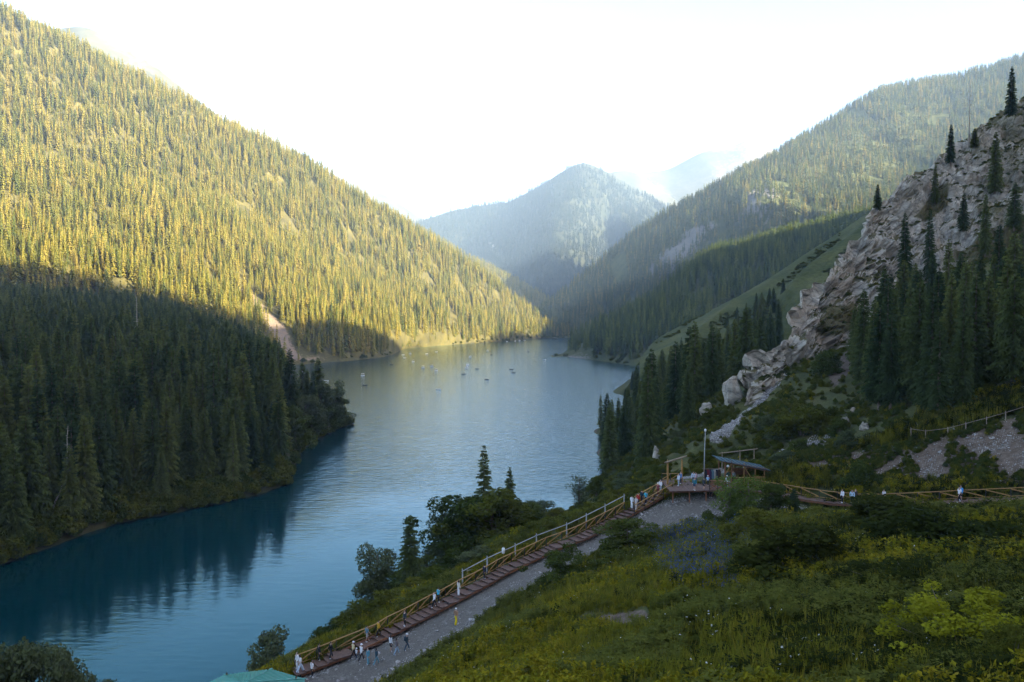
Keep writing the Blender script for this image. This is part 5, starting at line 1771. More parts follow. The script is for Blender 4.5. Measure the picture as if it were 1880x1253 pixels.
# --- deck
DZ = 22.55
dk = empty('viewing_deck', (24.0, 101.5, DZ))
tag(dk, "broad plank deck at the top of the staircase beside the shelter", 'deck')
x0, x1 = 19.9, 29.3
nb_ = 46
for k in range(nb_):
    x = x0 + (x1 - x0) * (k + .5) / nb_
    yl = 98.6 + 0.10 * (x - x0); yh = 105.2
    part(dk, 'plank', ubox('tread'), Matrix.Translation(Vector((x, (yl + yh) / 2, DZ + 0.006 * (k % 3))) - dk.location) @ Matrix.Diagonal(((x1 - x0) / nb_ * 0.90, yh - yl, 0.06, 1)))
for k in range(5):
    y = 98.9 + k * 1.5
    beam(dk, 'joist', (x0, y + .1, DZ - 0.14), (x1, y + .9, DZ - 0.14), 0.1, 0.18, 'rail_red')
for k in range(5):
    x = x0 + 0.4 + k * (x1 - x0 - 0.8) / 4
    beam(dk, 'support_post', (x, 98.9 + .1 * (x - x0), DZ - 1.5), (x, 98.9 + .1 * (x - x0), DZ - 0.2), 0.14, 0.14, 'rail_red')
fr = [Vector((x, 98.66 + 0.10 * (x - x0), DZ)) for x in np.linspace(25.0, x1 - .1, 5)]
railing(dk, fr, 'rail_red', 0.95, cross=True)
railing(dk, [Vector((x, 105.1, DZ)) for x in np.linspace(x0 + .2, 22.4, 3)], 'rail', 0.95)
# --- gate frame
gf = empty('log_gate_frame', (20.4, 103.0, DZ))
tag(gf, "open frame of two posts and a crossing log at the stair head", 'gate frame')
beam(gf, 'post', (20.35, 102.6, DZ - .2), (20.35, 102.6, DZ + 3.15), 0.27, 0.27, 'rail', True)
beam(gf, 'post', (22.6, 104.4, DZ - .2), (22.6, 104.4, DZ + 3.0), 0.27, 0.27, 'rail', True)
beam(gf, 'crossbeam', (20.0, 102.3, DZ + 2.95), (23.2, 104.9, DZ + 3.3), 0.25, 0.25, 'log', True)
# --- shelter
sh = empty('wooden_shelter', (30.2, 104.5, DZ - 0.1))
tag(sh, "timber shelter with a sloping dull blue roof next to the deck", 'shelter')
sx0, sx1, sy0, sy1, sb = 27.95, 33.1, 102.9, 106.0, DZ - 0.1
for (x, y, zt, tk) in ((sx0, sy0, 3.1, .2), (sx0 + .85, sy0, 3.0, .16), (sx0 + 2.5, sy0, 2.75, .16), (sx1 - 1.2, sy0, 2.35, .16), (sx1, sy0, 2.1, .2), (sx0, sy1, 2.9, .2), (sx0 + 2.0, sy1, 2.5, .16), (sx1, sy1, 1.75, .2)):
    beam(sh, 'post', (x, y, sb - .6), (x, y, sb + zt), tk, tk, 'rail_red' if x < sx0 + 2 else 'rail', True)
beam(sh, 'brace', (sx0 + .05, sy0 - .05, sb + 1.5), (sx0 + .8, sy0 - .05, sb + 2.75), .1, .1, 'rail')
beam(sh, 'brace', (sx0 + 2.4, sy0 - .08, sb + 2.6), (sx0 + 3.3, sy0 - .08, sb + 1.1), .1, .1, 'rail')
beam(sh, 'roof_beam', (sx0 - .4, sy0, sb + 3.12), (sx1 + .4, sy0, sb + 2.02), .16, .2, 'rail_red')
beam(sh, 'roof_beam', (sx0 - .4, sy1, sb + 2.93), (sx1 + .4, sy1, sb + 1.72), .16, .2, 'rail_red')
# roof sheets
g = Geo()
for k in range(4):
    y = sy0 - .3 + k * 1.2
    g.box((0, y - (sy0 + sy1) / 2, 0), (sx1 - sx0 + 1.0, .1, .08))
roof = obj('roof', g.build('roof_frame', M['rail_red']), sh)
roof.location = ((sx0 + sx1) / 2 - sh.location.x, (sy0 + sy1) / 2 - sh.location.y, sb + 2.42 - sh.location.z)
roof.rotation_euler = (-0.03, math.atan2(1.25, sx1 - sx0 + .8), 0)
bpy.context.view_layer.update()
nr = 9
for k in range(nr):
    a = k / nr; b = (k + 1) / nr
    P0 = np.array([sx0 - .75, sy0 - .55, sb + 3.3]); P1 = np.array([sx1 + .75, sy0 - .55, sb + 1.98]); Q0 = np.array([sx0 - .75, sy1 + .9, sb + 3.22]); Q1 = np.array([sx1 + .75, sy1 + .9, sb + 1.9])
    c = [P0 + (P1 - P0) * a, P0 + (P1 - P0) * (b - .004), Q0 + (Q1 - Q0) * (b - .004), Q0 + (Q1 - Q0) * a]
    t = np.array([0, 0, 0.05]); rib = np.array([0, 0, .05])
    V = [v - t for v in c] + [c[0] + rib, c[0] + (P1 - P0) * .012 + t * .2, c[1], c[2], c[3] + (Q1 - Q0) * .012 + t * .2, c[3] + rib]
    o = obj('roof_sheet', mesh('roof_sheet', np.array(V) - np.array(sh.location), [(3, 2, 1, 0), (4, 5, 8, 9), (5, 6, 7, 8), (0, 1, 6, 5, 4), (2, 3, 9, 8, 7), (1, 2, 7, 6), (3, 0, 4, 9)], M['blue_roof']), roof)
    o.matrix_parent_inverse = roof.matrix_local.inverted()
# log lower walls
for k in range(9):
    z = sb + .05 + k * .13
    beam(sh, 'wall_log', (sx1 - 1.3, sy0 - .02, z), (sx1 + .1, sy0 - .02, z), .13, .13, 'rail', True)
    beam(sh, 'wall_log', (sx1, sy0, z + .06), (sx1, sy1, z + .06), .13, .13, 'rail', True)
for k in range(18):
    z = sb + .1 + k * .15
    beam(sh, 'wall_log', (sx0 + 1.8, sy1, z), (sx1, sy1, z), .15, .15, 'rail_red', True) if z < sb + 1.7 else None
beam(sh, 'shelf', (sx0 + 1.2, sy1 - .4, sb + 1.25), (sx0 + 3.0, sy1 - .4, sb + 1.25), .35, .05, 'rail_red')
beam(sh, 'counter', (sx0 + 1.1, sy0 + .1, sb + .95), (sx1 - 1.3, sy0 + .1, sb + .95), .5, .06, 'rail')
# lantern under the eave
lt = empty('lantern', (sx0 + .3, sy0 - .25, sb + 2.55)); tag(lt, "pale round lantern hanging under the shelter's high eave", 'lantern')
g = Geo(); g.tube([(0, 0, -.16), (0, 0, -.1), (0, 0, .04), (0, 0, .14)], [.06, .16, .16, .05], 10); obj('lamp_globe', g.build('lamp_globe', M['lampglass'], True), lt)
g = Geo(); g.tube([(0, 0, .13), (0, 0, .42)], [.015, .015], 5); obj('hook', g.build('hook', M['post']), lt)
# --- clothes rack and what hangs on it
ck = empty('clothes_rack', (27.0, 104.3, DZ)); tag(ck, "wooden frame rack hung with garments between gate and shelter", 'clothes rack')
CX0, CX1, CYY = 25.55, 27.75, 104.4
for x in (CX0, CX1):
    beam(ck, 'post', (x, CYY, DZ), (x, CYY, DZ + 1.75), .1, .1, 'log')
beam(ck, 'hanging_rail', (CX0 - .15, CYY, DZ + 1.72), (CX1 + .15, CYY, DZ + 1.72), .08, .08, 'log', True)
beam(ck, 'foot', (CX0, CYY - .4, DZ + .06), (CX0, CYY + .4, DZ + .06), .1, .08, 'log'); beam(ck, 'foot', (CX1, CYY - .4, DZ + .06), (CX1, CYY + .4, DZ + .06), .1, .08, 'log')


def garment(x, w, ln, c, lab):
    m = solid("cloth_" + lab.split()[0], c, 0.95, 0.15, 6.0)
    n_, k_ = 12, 5; V = []
    for s_ in (1, -1):
        for i in range(k_ + 1):
            t = i / k_
            for j in range(n_ + 1):
                u = j / n_ - .5
                ww = w * (0.45 + .55 * min(1, t * 4 + .2)) * (1 + .12 * t)
                V.append((u * ww, s_ * (.035 + .03 * math.cos(u * 22) * t) * (1 - (2 * u) ** 4 * .9), -.06 - ln * t - .06 * abs(u) * (1 - t)))
    F = []
    q = (k_ + 1) * (n_ + 1)
    for b_ in (0, q):
        for i in range(k_):
            for j in range(n_):
                a = b_ + i * (n_ + 1) + j
                f = (a, a + 1, a + n_ + 2, a + n_ + 1)
                F.append(f if b_ else f[::-1])
    o = empty('garment', (x, CYY - .02, DZ + 1.7)); tag(o, lab, 'garment', "garments on the clothes rack")
    obj('cloth', mesh('garment_cloth', V, F, m, smooth=True), o)
    g = Geo(); g.tube([(-w * .22, 0, -.07), (0, 0, .0), (w * .22, 0, -.07)], .012, 5); g.tube([(0, 0, -.01), (0, 0, .07)], .01, 5)
    obj('hanger', g.build('hanger', M['post']), o)
    o.rotation_euler = (0, 0, random.uniform(-.5, .5))


for k, (w, ln, c, lab) in enumerate([(.42, 1.2, (.025, .025, .03), "black garment hanging first on the rack from the left"), (.45, 1.05, (.16, .025, .03), "dark red garment on the rack"),
                                     (.4, 1.35, (.05, .035, .075), "violet garment beside the dark red one on the rack"), (.45, 1.4, (.10, .17, .19), "bluish grey garment on the rack"),
                                     (.4, 1.42, (.40, .36, .29), "beige garment on the rack"), (.46, 1.45, (.03, .03, .045), "navy garment right of the beige one on the rack"), (.42, 1.4, (.055, .035, .022), "dark brown garment last on the rack beside the shelter")]):
    garment(CX0 + .2 + k * .3, w, ln, c, lab)
# --- low wooden bench on the deck in front of the rack
bn = empty('low_table', (27.2, 103.0, DZ)); tag(bn, "low plank table on the deck in front of the hanging garments", 'table')
for k in range(4):
    beam(bn, 'board', (26.1, 102.75 + k * .22, DZ + .42), (28.3, 102.75 + k * .22, DZ + .42), .2, .04, 'rail_red')
for x in (26.3, 28.1):
    for y in (102.8, 103.35):
        beam(bn, 'leg', (x, y, DZ), (x, y, DZ + .4), .08, .08, 'rail_red')
# --- lamp post
lp = onground(1295, 106.5)
lo_ = empty('lamp_post', lp); tag(lo_, "tall thin pale lamp post standing behind the clothes rack", 'lamp post')
hh_ = hpx(lp, 789)
g = Geo(); g.tube([(0, 0, -.3), (0.02, 0, hh_ * .5), (0.12, 0, hh_ - .3)], [.075, .06, .05], 8); obj('pole', g.build('lamp_pole', M['pole'], True), lo_)
g = Geo(); g.tube([(.12, 0, hh_ - .3), (.12, 0, hh_ - .22), (.12, 0, hh_ - .02), (.12, 0, hh_ + .1)], [.05, .15, .15, .04], 10); obj('lamp_head', g.build('lamp_head', M['lampglass'], True), lo_)
# --- white lamp on a yellow stake by the stairs
q = onground(924, 89.6)
wl_ = empty('garden_lamp', q); tag(wl_, "white cylinder lamp on a yellow stake beside the staircase", 'lamp')
zt = hpx(q, 1010)
beam(wl_, 'stake', Vector(q) + Vector((0, 0, -.2)), Vector(q) + Vector((0, 0, zt - .4)), .06, .06, 'rail', True)
g = Geo(); g.tube([(0, 0, zt - .42), (0, 0, zt - .38), (0, 0, zt + .2), (0, 0, zt + .26)], [.1, .17, .17, .12], 12); obj('lamp_shade', g.build('lamp_shade', M['lampglass'], True), wl_)
g = Geo(); g.tube([(0, 0, zt + .255), (0, 0, zt + .33)], [.13, .05], 12); obj('cap', g.build('lamp_cap', M['pole'], True), wl_)
# --- single post with wires
q = Vector(onground(857, 90))
wp = empty('bank_post', q); tag(wp, "weathered post with a side rail on the bank above the stairs", 'post')
zt = hpx(q, 1046)
beam(wp, 'post', q + Vector((0, 0, -.3)), q + Vector((0, 0, zt)), .16, .16, 'log', True)
beam(wp, 'side_rail', q + Vector((0, 0, zt - .1)), q + Vector((1.7, .9, zt - .15)), .06, .06, 'pole', True)
# --- grey pole fence behind the railing
pf = empty('pole_fence', tuple(ST_C[20])); tag(pf, "silver grey pole fence running behind the upper staircase railing", 'fence')
ids = list(range(19, len(ST_C) - 4, 4))
PF = []
for k in ids:
    c, d, s = LP[k]
    b = c + s * (WST / 2 + 1.0)
    b.z = gz(b.x, b.y)
    PF.append((b, c.z + 1.32 - 0.0))
for k, (b, zt) in enumerate(PF):
    beam(pf, 'post', b + Vector((0, 0, -.3)), Vector((b.x, b.y, zt + .18)), .17, .17, 'pole', True)
for (a, za), (b, zb) in zip(PF[:-1], PF[1:]):
    beam(pf, 'rail', Vector((a.x, a.y, za)), Vector((b.x, b.y, zb)), .11, .11, 'pole', True)
# --- log barrier above the shelter
lb = empty('log_barrier', onground(1358, 115)); tag(lb, "single rail log barrier on the slope above the shelter roof", 'fence')
ends = []
for px, d, top in ((1328, 114, 832), (1361, 115, 828), (1387, 116, 825)):
    q = Vector(onground(px, d)); zt = hpx(q, top)
    beam(lb, 'post', q + Vector((0, 0, -.3)), q + Vector((0, 0, zt)), .14, .14, 'log', True); ends.append(q + Vector((0, 0, zt)))
beam(lb, 'rail', ends[0] + (ends[0] - ends[2]) * .06 + Vector((0, -.1, 0)), ends[2] + (ends[2] - ends[0]) * .05 + Vector((0, -.1, 0)), .16, .16, 'log', True)
# --- rope fence along the wood's edge
rf = empty('rope_fence', onground(1720, 98)); tag(rf, "old post and rail fence along the lower edge of the spruce wood", 'fence')
PR = []
for px, base, top in ((1676, 808, 786), (1703, 805, 790), (1744, 799, 785), (1777, 794, 776), (1815, 783, 766), (1850, 772, 756), (1888, 760, 744), (1925, 748, 733)):
    q = Vector(pick(px, base)); zt = max(0.9, min(1.6, hpx(q, top)))
    beam(rf, 'post', q + Vector((0, 0, -.3)), q + Vector((0, 0, zt)), .13, .13, 'log', True); PR.append(q + Vector((0, 0, zt - .12)))
for a, b in zip(PR[:-1], PR[1:]):
    beam(rf, 'rail', a, b, .06, .06, 'log', True)
rf2 = empty('old_post', pick(1474, 831)); tag(rf2, "lone old post with a short slanting rail at the end of the stony path", 'post')
q = Vector(rf2.location); beam(rf2, 'post', q + Vector((0, 0, -.3)), q + Vector((0, 0, 1.3)), .13, .13, 'log', True)
beam(rf2, 'rail', q + Vector((0, 0, 1.15)), Vector(pick(1494, 812)) + Vector((0, 0, .9)), .08, .08, 'log', True)
# --- boardwalk on the right
bw = empty('wooden_boardwalk', tuple(BW_C[len(BW_C) // 2])); tag(bw, "stepped wooden boardwalk along the foot of the stony bank on the right", 'boardwalk')
BP = flight(bw, BW_C, 1.7)
def bside(i):
    c, d, s = BP[i]
    return c + s * (0.85 + .06) * (1 if s.y > 0 else -1)
railing(bw, [bside(i) for i in range(2, len(BP), 2)], 'rail', 1.0, flip=True)
# --- boardwalks in the left wood
for pts, lab in (([(-40, 985), (0, 974), (30, 964), (62, 953)], "narrow plank walkway on posts at the left picture edge"), ([(290, 853), (305, 846), (325, 838)], "short plank walkway above the bare earth in the left wood")):
    W = []
    for p_, q_ in pts:
        dd = np.hypot(left_shore.px - p_, left_shore.py - (q_ + 6)); i = np.unravel_index(np.argmin(dd), dd.shape)
        W.append(Vector(at(p_, q_, left_shore.G[i][1] - 0.4)))
    lw = empty('plank_walkway', W[0]); tag(lw, lab, 'walkway')
    for a, b in zip(W[:-1], W[1:]):
        n_ = max(2, int((b - a).length / .9))
        d = (b - a).normalized()
        for k in range(n_):
            c = a + (b - a) * ((k + .5) / n_)
            slab(lw, 'plank', c, (d.x, d.y), ((b - a).length / n_ * .94, 1.3, .07), 'tread', d.z)
        beam(lw, 'support_post', a + Vector((0, 0, -1.6)), a + Vector((0, 0, -.05)), .16, .16, 'log', True)
        beam(lw, 'handrail', a + Vector((-.3, .7, .95)), b + Vector((-.3, .7, .95)), .07, .07, 'log')
        beam(lw, 'post', a + Vector((-.3, .7, 0)), a + Vector((-.3, .7, .95)), .08, .08, 'log')
# --- pavilion roof at the lower edge
ez = 14.75
pc = Vector((-21.0, 61.2, 0))
pv_ = empty('pavilion', (pc.x, pc.y, gz(pc.x, pc.y))); tag(pv_, "pavilion with a faceted teal metal roof cut by the lower picture edge", 'pavilion')
Rr = 4.9; ang0 = math.atan2(4.6, 0.5); n8 = 8; inner = 0.86
crn = [Vector((pc.x + Rr * math.cos(ang0 + k * 2 * math.pi / n8), pc.y + Rr * math.sin(ang0 + k * 2 * math.pi / n8), ez)) for k in range(n8)]
apex = Vector((pc.x, pc.y, ez + 1.15))
g = Geo()
for k in range(n8):
    g.tube([crn[k] + Vector((0, 0, -.12)) - pv_.location, apex + Vector((0, 0, -.12)) - pv_.location], .07, 5)
proof = obj('roof', g.build('roof_frame', M['rail']), pv_)
for k in range(n8):
    a, b = crn[k], crn[(k + 1) % n8]
    V = []; F = []
    ns = 12
    for j in range(ns):
        for e, h in ((0, 0.0), (.12, .05), (.3, .05), (.42, 0.0)):
            u = (j + e) / ns
            p = a + (b - a) * u
            for t in (0, 1):
                m_ = abs(2 * u - 1)
                tt = 0 if t == 0 else 0.97 - 0.97 * m_
                q = p + (apex - p) * tt if t else p
                if t: q = p + (Vector((apex.x, apex.y, apex.z)) - p) * 0.0 + (apex - (a + b) / 2) * (1 - m_)
                V.append(q + Vector((0, 0, h)))
    p = b; V += [p, p]
    for i in range(0, len(V) - 3, 2):
        F.append((i, i + 2, i + 3, i + 1))
    o = obj('roof_panel', mesh('roof_panel', [v - pv_.location for v in V], F, M['teal_roof']), proof)
    beam(pv_, 'ridge_cap', a + Vector((0, 0, .05)), apex + Vector((0, 0, .05)), .2, .07, 'teal_roof', True)
    beam(pv_, 'fascia', a + Vector((0, 0, -.1)), b + Vector((0, 0, -.1)), .06, .2, 'teal_roof')
    c = pc + (a - pc) * .86; c.z = gz(c.x, c.y)
    beam(pv_, 'post', c + Vector((0, 0, -.3)), Vector((c.x, c.y, ez + .2)), .18, .18, 'rail', True)
# ---------------------------------------------------------------- people
def body_mesh(pose):
    """one continuous skinned body, 1.7 m tall, facing +X"""
    st = {'walk': (0.26, -0.24, 0.3, -0.28), 'stand': (0.03, -0.03, 0.04, 0.06), 'step': (0.18, -0.12, -0.2, 0.24), 'crouch': (0, 0, 0, 0)}[pose]
    fl, bl, al, ar = st
    V = []; E = []; Rd = []

    def v(p, r, par=None):
        V.append(p); Rd.append(r if hasattr(r, '__len__') else (r, r))
        if par is not None: E.append((par, len(V) - 1))
        return len(V) - 1
    cz = -0.42 if pose == 'crouch' else 0.0
    pel = v((0, 0, 0.93 + cz), (.115, .145))
    wst = v((0.01, 0, 1.06 + cz), (.095, .125), pel)
    chs = v((0.02, 0, 1.24 + cz), (.11, .155), wst)
    shd = v((0.0, 0, 1.38 + cz), (.085, .135), chs)
    nck = v((0.01, 0, 1.46 + cz), (.052, .055), shd)
    hd0 = v((0.03, 0, 1.55 + cz), (.085, .072), nck)
    hd1 = v((0.025, 0, 1.66 + cz), (.078, .068), hd0)
    for sd, leg, arm in ((1, fl, al), (-1, bl, ar)):
        if pose == 'crouch':
            k1 = v((0.08, .1 * sd, .50), (.09, .09), pel); k2 = v((0.38, .13 * sd, .47), (.068, .068), k1); an = v((0.12, .12 * sd, .10), (.045, .045), k2); to = v((0.27, .13 * sd, .04), (.04, .045), an)
        else:
            hp = v((leg * .12, .095 * sd, .84), (.088, .088), pel)
            kn = v((leg * .75 + .03, .095 * sd, .48), (.06, .06), hp)
            an = v((leg * 1.25 - (.05 if leg < 0 else 0), .095 * sd, .09 + (.05 if leg < -.15 else 0)), (.042, .042), kn)
            to = v((leg * 1.25 + .15, .105 * sd, .035), (.035, .045), an)
        sh_ = v((0, .19 * sd, 1.37 + cz), (.055, .055), shd)
        el = v((arm * .35 - .02, .235 * sd, 1.11 + cz), (.042, .042), sh_)
        wr = v((arm * .9 + .05, .225 * sd, .89 + cz), (.03, .03), el)
        hn = v((arm * 1.0 + .07, .22 * sd, .81 + cz), (.02, .035), wr)
        # thumb and four fingers, unequal and slightly curled
        fx = arm * 1.05 + .09
        for j, (oy, ln) in enumerate(((-.03, .065), (-.01, .075), (.01, .07), (.03, .055))):
            a = v((fx + .005, .22 * sd + oy * .6, .775 + cz), (.0085, .0085), hn); v((fx + .02, .22 * sd + oy * .7, .775 + cz - ln), (.007, .007), a)
        v((fx + .045, .21 * sd, .80 + cz), (.009, .009), hn)
    me = bpy.data.meshes.new('body_' + pose)
    me.from_pydata(V, E, [])
    o = bpy.data.objects.new('body_tmp', me); COL.objects.link(o)
    md = o.modifiers.new('s', 'SKIN'); md.use_smooth_shade = True
    me.skin_vertices  # created with the modifier
    sv = me.skin_vertices[0].data if me.skin_vertices else None
    if sv is None:
        bpy.context.view_layer.objects.active = o
        me.attributes
    for i, r in enumerate(Rd):
        sv[i].radius = r
    sv[0].use_root = True
    sb_ = o.modifiers.new('u', 'SUBSURF'); sb_.levels = 1; sb_.render_levels = 1
    dg = bpy.context.evaluated_depsgraph_get()
    res = bpy.data.meshes.new_from_object(o.evaluated_get(dg))
    bpy.data.objects.remove(o)
    return res, cz


def shell(me, name, sel, off, mat_=None):
    """clothing: the part of the body it covers, lifted off the skin"""
    n = len(me.vertices)
    co = np.empty(n * 3, np.float32); me.vertices.foreach_get('co', co); co = co.reshape(-1, 3)
    no = np.empty(n * 3, np.float32); me.vertex_normals.foreach_get('vector', no); no = no.reshape(-1, 3)
    P = co + no * off(co) if callable(off) else co + no * off
    F = [tuple(p.vertices) for p in me.polygons if all(sel(co[i]) for i in p.vertices)]
    us = sorted({i for f in F for i in f}); rm = {a: b for b, a in enumerate(us)}
    return mesh(name, P[us], [tuple(rm[i] for i in f) for f in F], M['cloth'], smooth=True)


M['skin'] = solid("skin", (0.42, 0.26, 0.18), 0.6, 0.08, 9.0)
M['cloth'] = solid("cloth_plain", (0.5, 0.5, 0.5), 0.9, 0.1, 9.0)
M['hair_dark'] = solid("dark_hair", (0.018, 0.013, 0.011), 0.6, 0.2, 30.0)
M['eye'] = solid("eye_dark", (0.02, 0.015, 0.012), 0.2, 0.1, 9.0)
CLOTH = {}


def cloth(c):
    k = tuple(round(x, 3) for x in c)
    if k not in CLOTH:
        CLOTH[k] = solid("clothing_fabric", c, 0.9, 0.12, 8.0)
    return CLOTH[k]


BODY = {}
for pose in ('walk', 'stand', 'step', 'crouch'):
    me, cz = body_mesh(pose)
    me.materials.clear(); me.materials.append(M['skin'])
    arm = lambda c: abs(c[1]) > .165 and c[2] > .7 + cz
    d = {'body': me, 'cz': cz}
    d['top'] = shell(me, 'jacket', lambda c: c[2] < 1.43 + cz and ((not arm(c) and c[2] > .86 + cz) or (arm(c) and c[2] > .86 + cz)), .016)
    d['tee'] = shell(me, 'tee', lambda c: c[2] < 1.43 + cz and ((not arm(c) and c[2] > .88 + cz) or (arm(c) and c[2] > 1.14 + cz)), .016)
    d['trousers'] = shell(me, 'trousers', lambda c: not arm(c) and .1 < c[2] < .97 + cz, .014)
    d['wide'] = shell(me, 'wide_trousers', lambda c: not arm(c) and .07 < c[2] < .97 + cz, lambda co: .014 + .045 * np.clip((.75 - co[:, 2:3]) / .5, 0, 1))
    d['shorts'] = shell(me, 'shorts', lambda c: not arm(c) and .5 < c[2] < .97 + cz, .02)
    d['shoes'] = shell(me, 'shoes', lambda c: c[2] < .13, .012)
    d['hair'] = shell(me, 'hair', lambda c: c[2] > 1.52 + cz and (c[0] < .055 or c[2] > 1.66 + cz), .016)
    d['long'] = shell(me, 'long_hair', lambda c: c[2] > 1.36 + cz and abs(c[1]) < .13 and (c[0] < .03 or c[2] > 1.66 + cz), .028)
    d['dress'] = shell(me, 'dress', lambda c: c[2] < 1.43 + cz and ((not arm(c) and c[2] > .5) or (arm(c) and c[2] > 1.12 + cz)), lambda co: .016 + .07 * np.clip((.95 - co[:, 2:3]) / .4, 0, 1))
    BODY[pose] = d


def cap_mesh():
    g = Geo()
    n = 14; V = []; F = []
    for i, (r, z) in enumerate(((.098, 1.60), (.1, 1.64), (.088, 1.70), (.05, 1.735), (.004, 1.745))):
        for k in range(n):
            a = 2 * math.pi * k / n; V.append((.025 + r * 1.05 * math.cos(a), r * .92 * math.sin(a), z))
    for i in range(4):
        for k in range(n): F.append((i * n + k, i * n + (k + 1) % n, (i + 1) * n + (k + 1) % n, (i + 1) * n + k))
    g.add(V, F); g.box((.135, 0, 1.615), (.12, .13, .012))
    return g.build('cap', M['cloth'], True)


def face_mesh():
    g = Geo()
    g.add([(.10, -.012, 1.60), (.10, .012, 1.60), (.118, 0, 1.568), (.102, 0, 1.608)], [(0, 2, 1), (0, 3, 2), (3, 1, 2)], 0)
    for s_ in (-1, 1):
        g.tube([(.098, .03 * s_, 1.598), (.106, .03 * s_, 1.598)], [.009, .006], 6, 1)
        g.tube([(.02, .076 * s_, 1.57), (.015, .082 * s_, 1.60), (.01, .078 * s_, 1.62)], [.008, .012, .008], 5, 0)
    g.add([(.105, -.022, 1.535), (.105, .022, 1.535), (.109, 0, 1.541), (.109, 0, 1.529)], [(0, 2, 1), (0, 1, 3), (0, 3, 2), (1, 2, 3)], 2)
    return g.build('face', [M['skin'], M['eye'], cloth((.3, .12, .1))])


def pack_mesh():
    g = Geo(); n = 10; V = []; F = []
    for i, (s_, z) in enumerate(((.75, 1.0), (1, 1.03), (1, 1.3), (.85, 1.40), (.3, 1.43))):
        for k in range(n):
            a = 2 * math.pi * k / n; V.append((-.19 + .085 * s_ * math.copysign(abs(math.cos(a)) ** .6, math.cos(a)), .15 * s_ * math.copysign(abs(math.sin(a)) ** .6, math.sin(a)), z))
    for i in range(4):
        for k in range(n): F.append((i * n + k, i * n + (k + 1) % n, (i + 1) * n + (k + 1) % n, (i + 1) * n + k))
    F += [tuple(range(n - 1, -1, -1)), tuple(range(4 * n, 5 * n))]
    g.add(V, F)
    for s_ in (-1, 1):
        g.tube([(-.12, .09 * s_, 1.40), (.0, .1 * s_, 1.44), (.125, .1 * s_, 1.33), (.05, .13 * s_, 1.08), (-.11, .12 * s_, 1.05)], .018, 5)
    return g.build('backpack', M['cloth'], True)


CAP, FACE, PACK = cap_mesh(), face_mesh(), pack_mesh()


def wear(root, name, me, mat_, z=0.0):
    o = bpy.data.objects.new(name, me)
    COL.objects.link(o)
    o.parent = root; o.location = (0, 0, z)
    o.material_slots[0].link = 'OBJECT'; o.material_slots[0].material = mat_
    return o


WHITE = (.72, .72, .72); BLACK = (.02, .02, .023); NAVY = (.03, .045, .08); JEANS = (.12, .2, .3); LJ = (.3, .42, .52); TEAL = (.06, .3, .38)


def person(foot, face_deg, pose, label, top=WHITE, kind='top', low=BLACK, lowkind='trousers', hair='hair', hairc=None, cap=None, pack=None, h=1.7, shoes=None):
    o = empty('person', foot, rad(face_deg), h / 1.75)
    tag(o, label, 'person')
    d = BODY[pose]
    b = obj('body', d['body'], o)
    if kind == 'dress':
        wear(o, 'dress', d['dress'], cloth(top))
    else:
        wear(o, 'shirt', d[kind], cloth(top)); wear(o, 'trousers' if lowkind != 'shorts' else 'shorts', d[lowkind], cloth(low))
    wear(o, 'shoes', d['shoes'], cloth(shoes or (.55, .55, .55)))
    wear(o, 'hair', d[hair], M['hair_dark'] if hairc is None else cloth(hairc))
    obj('face', FACE, o, (0, 0, d['cz']))
    if cap: wear(o, 'cap', CAP, cloth(cap), d['cz'])
    if pack: wear(o, 'backpack', PACK, cloth(pack), d['cz'])
    return o


def on_stairs(px, off=0.0):
    i = int(np.argmin(np.abs(np.array([p for p, q in ST_PX]) - px)))
    c, d, s = LP[i]
    return c + s * off + Vector((0, 0, .005))


def on_walk(px, off=0.0):
    i = int(np.argmin(np.abs(np.array([p for p, q in BW_PX]) - px)))
    c, d, s = BP[i]
    return c + s * off + Vector((0, 0, .005))


def on_deck(x, y):
    return Vector((x, y, DZ + .045))


def dk_at(px, py):
    w = atz(px, py, DZ + .04)
    return Vector((min(max(w[0], x0 + .3), x1 + 2), min(max(w[1], 99.0), 104.9), DZ + .045))


def gpt(px, py):
    return Vector(pick(px, py)) + Vector((0, 0, .0))


UP, DOWN = 38, 218
person(on_stairs(545, .3), DOWN, 'stand', "woman in a white tunic, left one of the pair in white above the teal roof", WHITE, 'top', WHITE, 'wide', 'long')
person(on_stairs(549, -.45), UP, 'walk', "woman in white and pale blue, right one of the pair above the teal roof", WHITE, 'tee', (.5, .6, .72), 'wide', 'long')
person(gpt(567, 1246), UP, 'stand', "person in a white shirt half hidden behind the teal roof's right corner", WHITE, 'tee', BLACK)
person(on_stairs(597, .35), UP, 'stand', "left one of two people all in black on the lower stairs", BLACK, 'top', BLACK)
person(on_stairs(605, -.2), UP, 'step', "right one of two people all in black on the lower stairs", BLACK, 'top', (.03, .03, .035))
person(gpt(644, 1209), UP, 'walk', "person in white cap, yellow and white shirt and black trousers at the road edge", (.62, .55, .3), 'tee', BLACK, cap=WHITE)
person(gpt(650, 1211), UP, 'stand', "child in white cap and white shirt between two adults", WHITE, 'tee', NAVY, cap=WHITE, h=1.12)
person(gpt(659, 1215), UP, 'walk', "person in white cap, white shirt and black trousers beside the child", WHITE, 'top', BLACK, cap=(.8, .8, .8))
person(gpt(672, 1221), DOWN, 'stand', "person in a blue grey dress like outfit on the lower road", (.10, .26, .32), 'top', (.12, .28, .34), 'wide', 'long')
person(gpt(687, 1222), UP, 'walk', "person in dark top and blue jeans with long dark hair on the lower road", (.03, .07, .085), 'top', (.12, .27, .33), 'trousers', 'long')
person(on_stairs(676, .35), UP, 'step', "person in teal shirt and pale shorts walking on the stairs", (.12, .24, .3), 'tee', (.4, .35, .33), 'shorts')
person(on_stairs(690, .3), UP, 'walk', "person in a mustard yellow top on the stairs", (.5, .28, .02), 'top', BLACK)
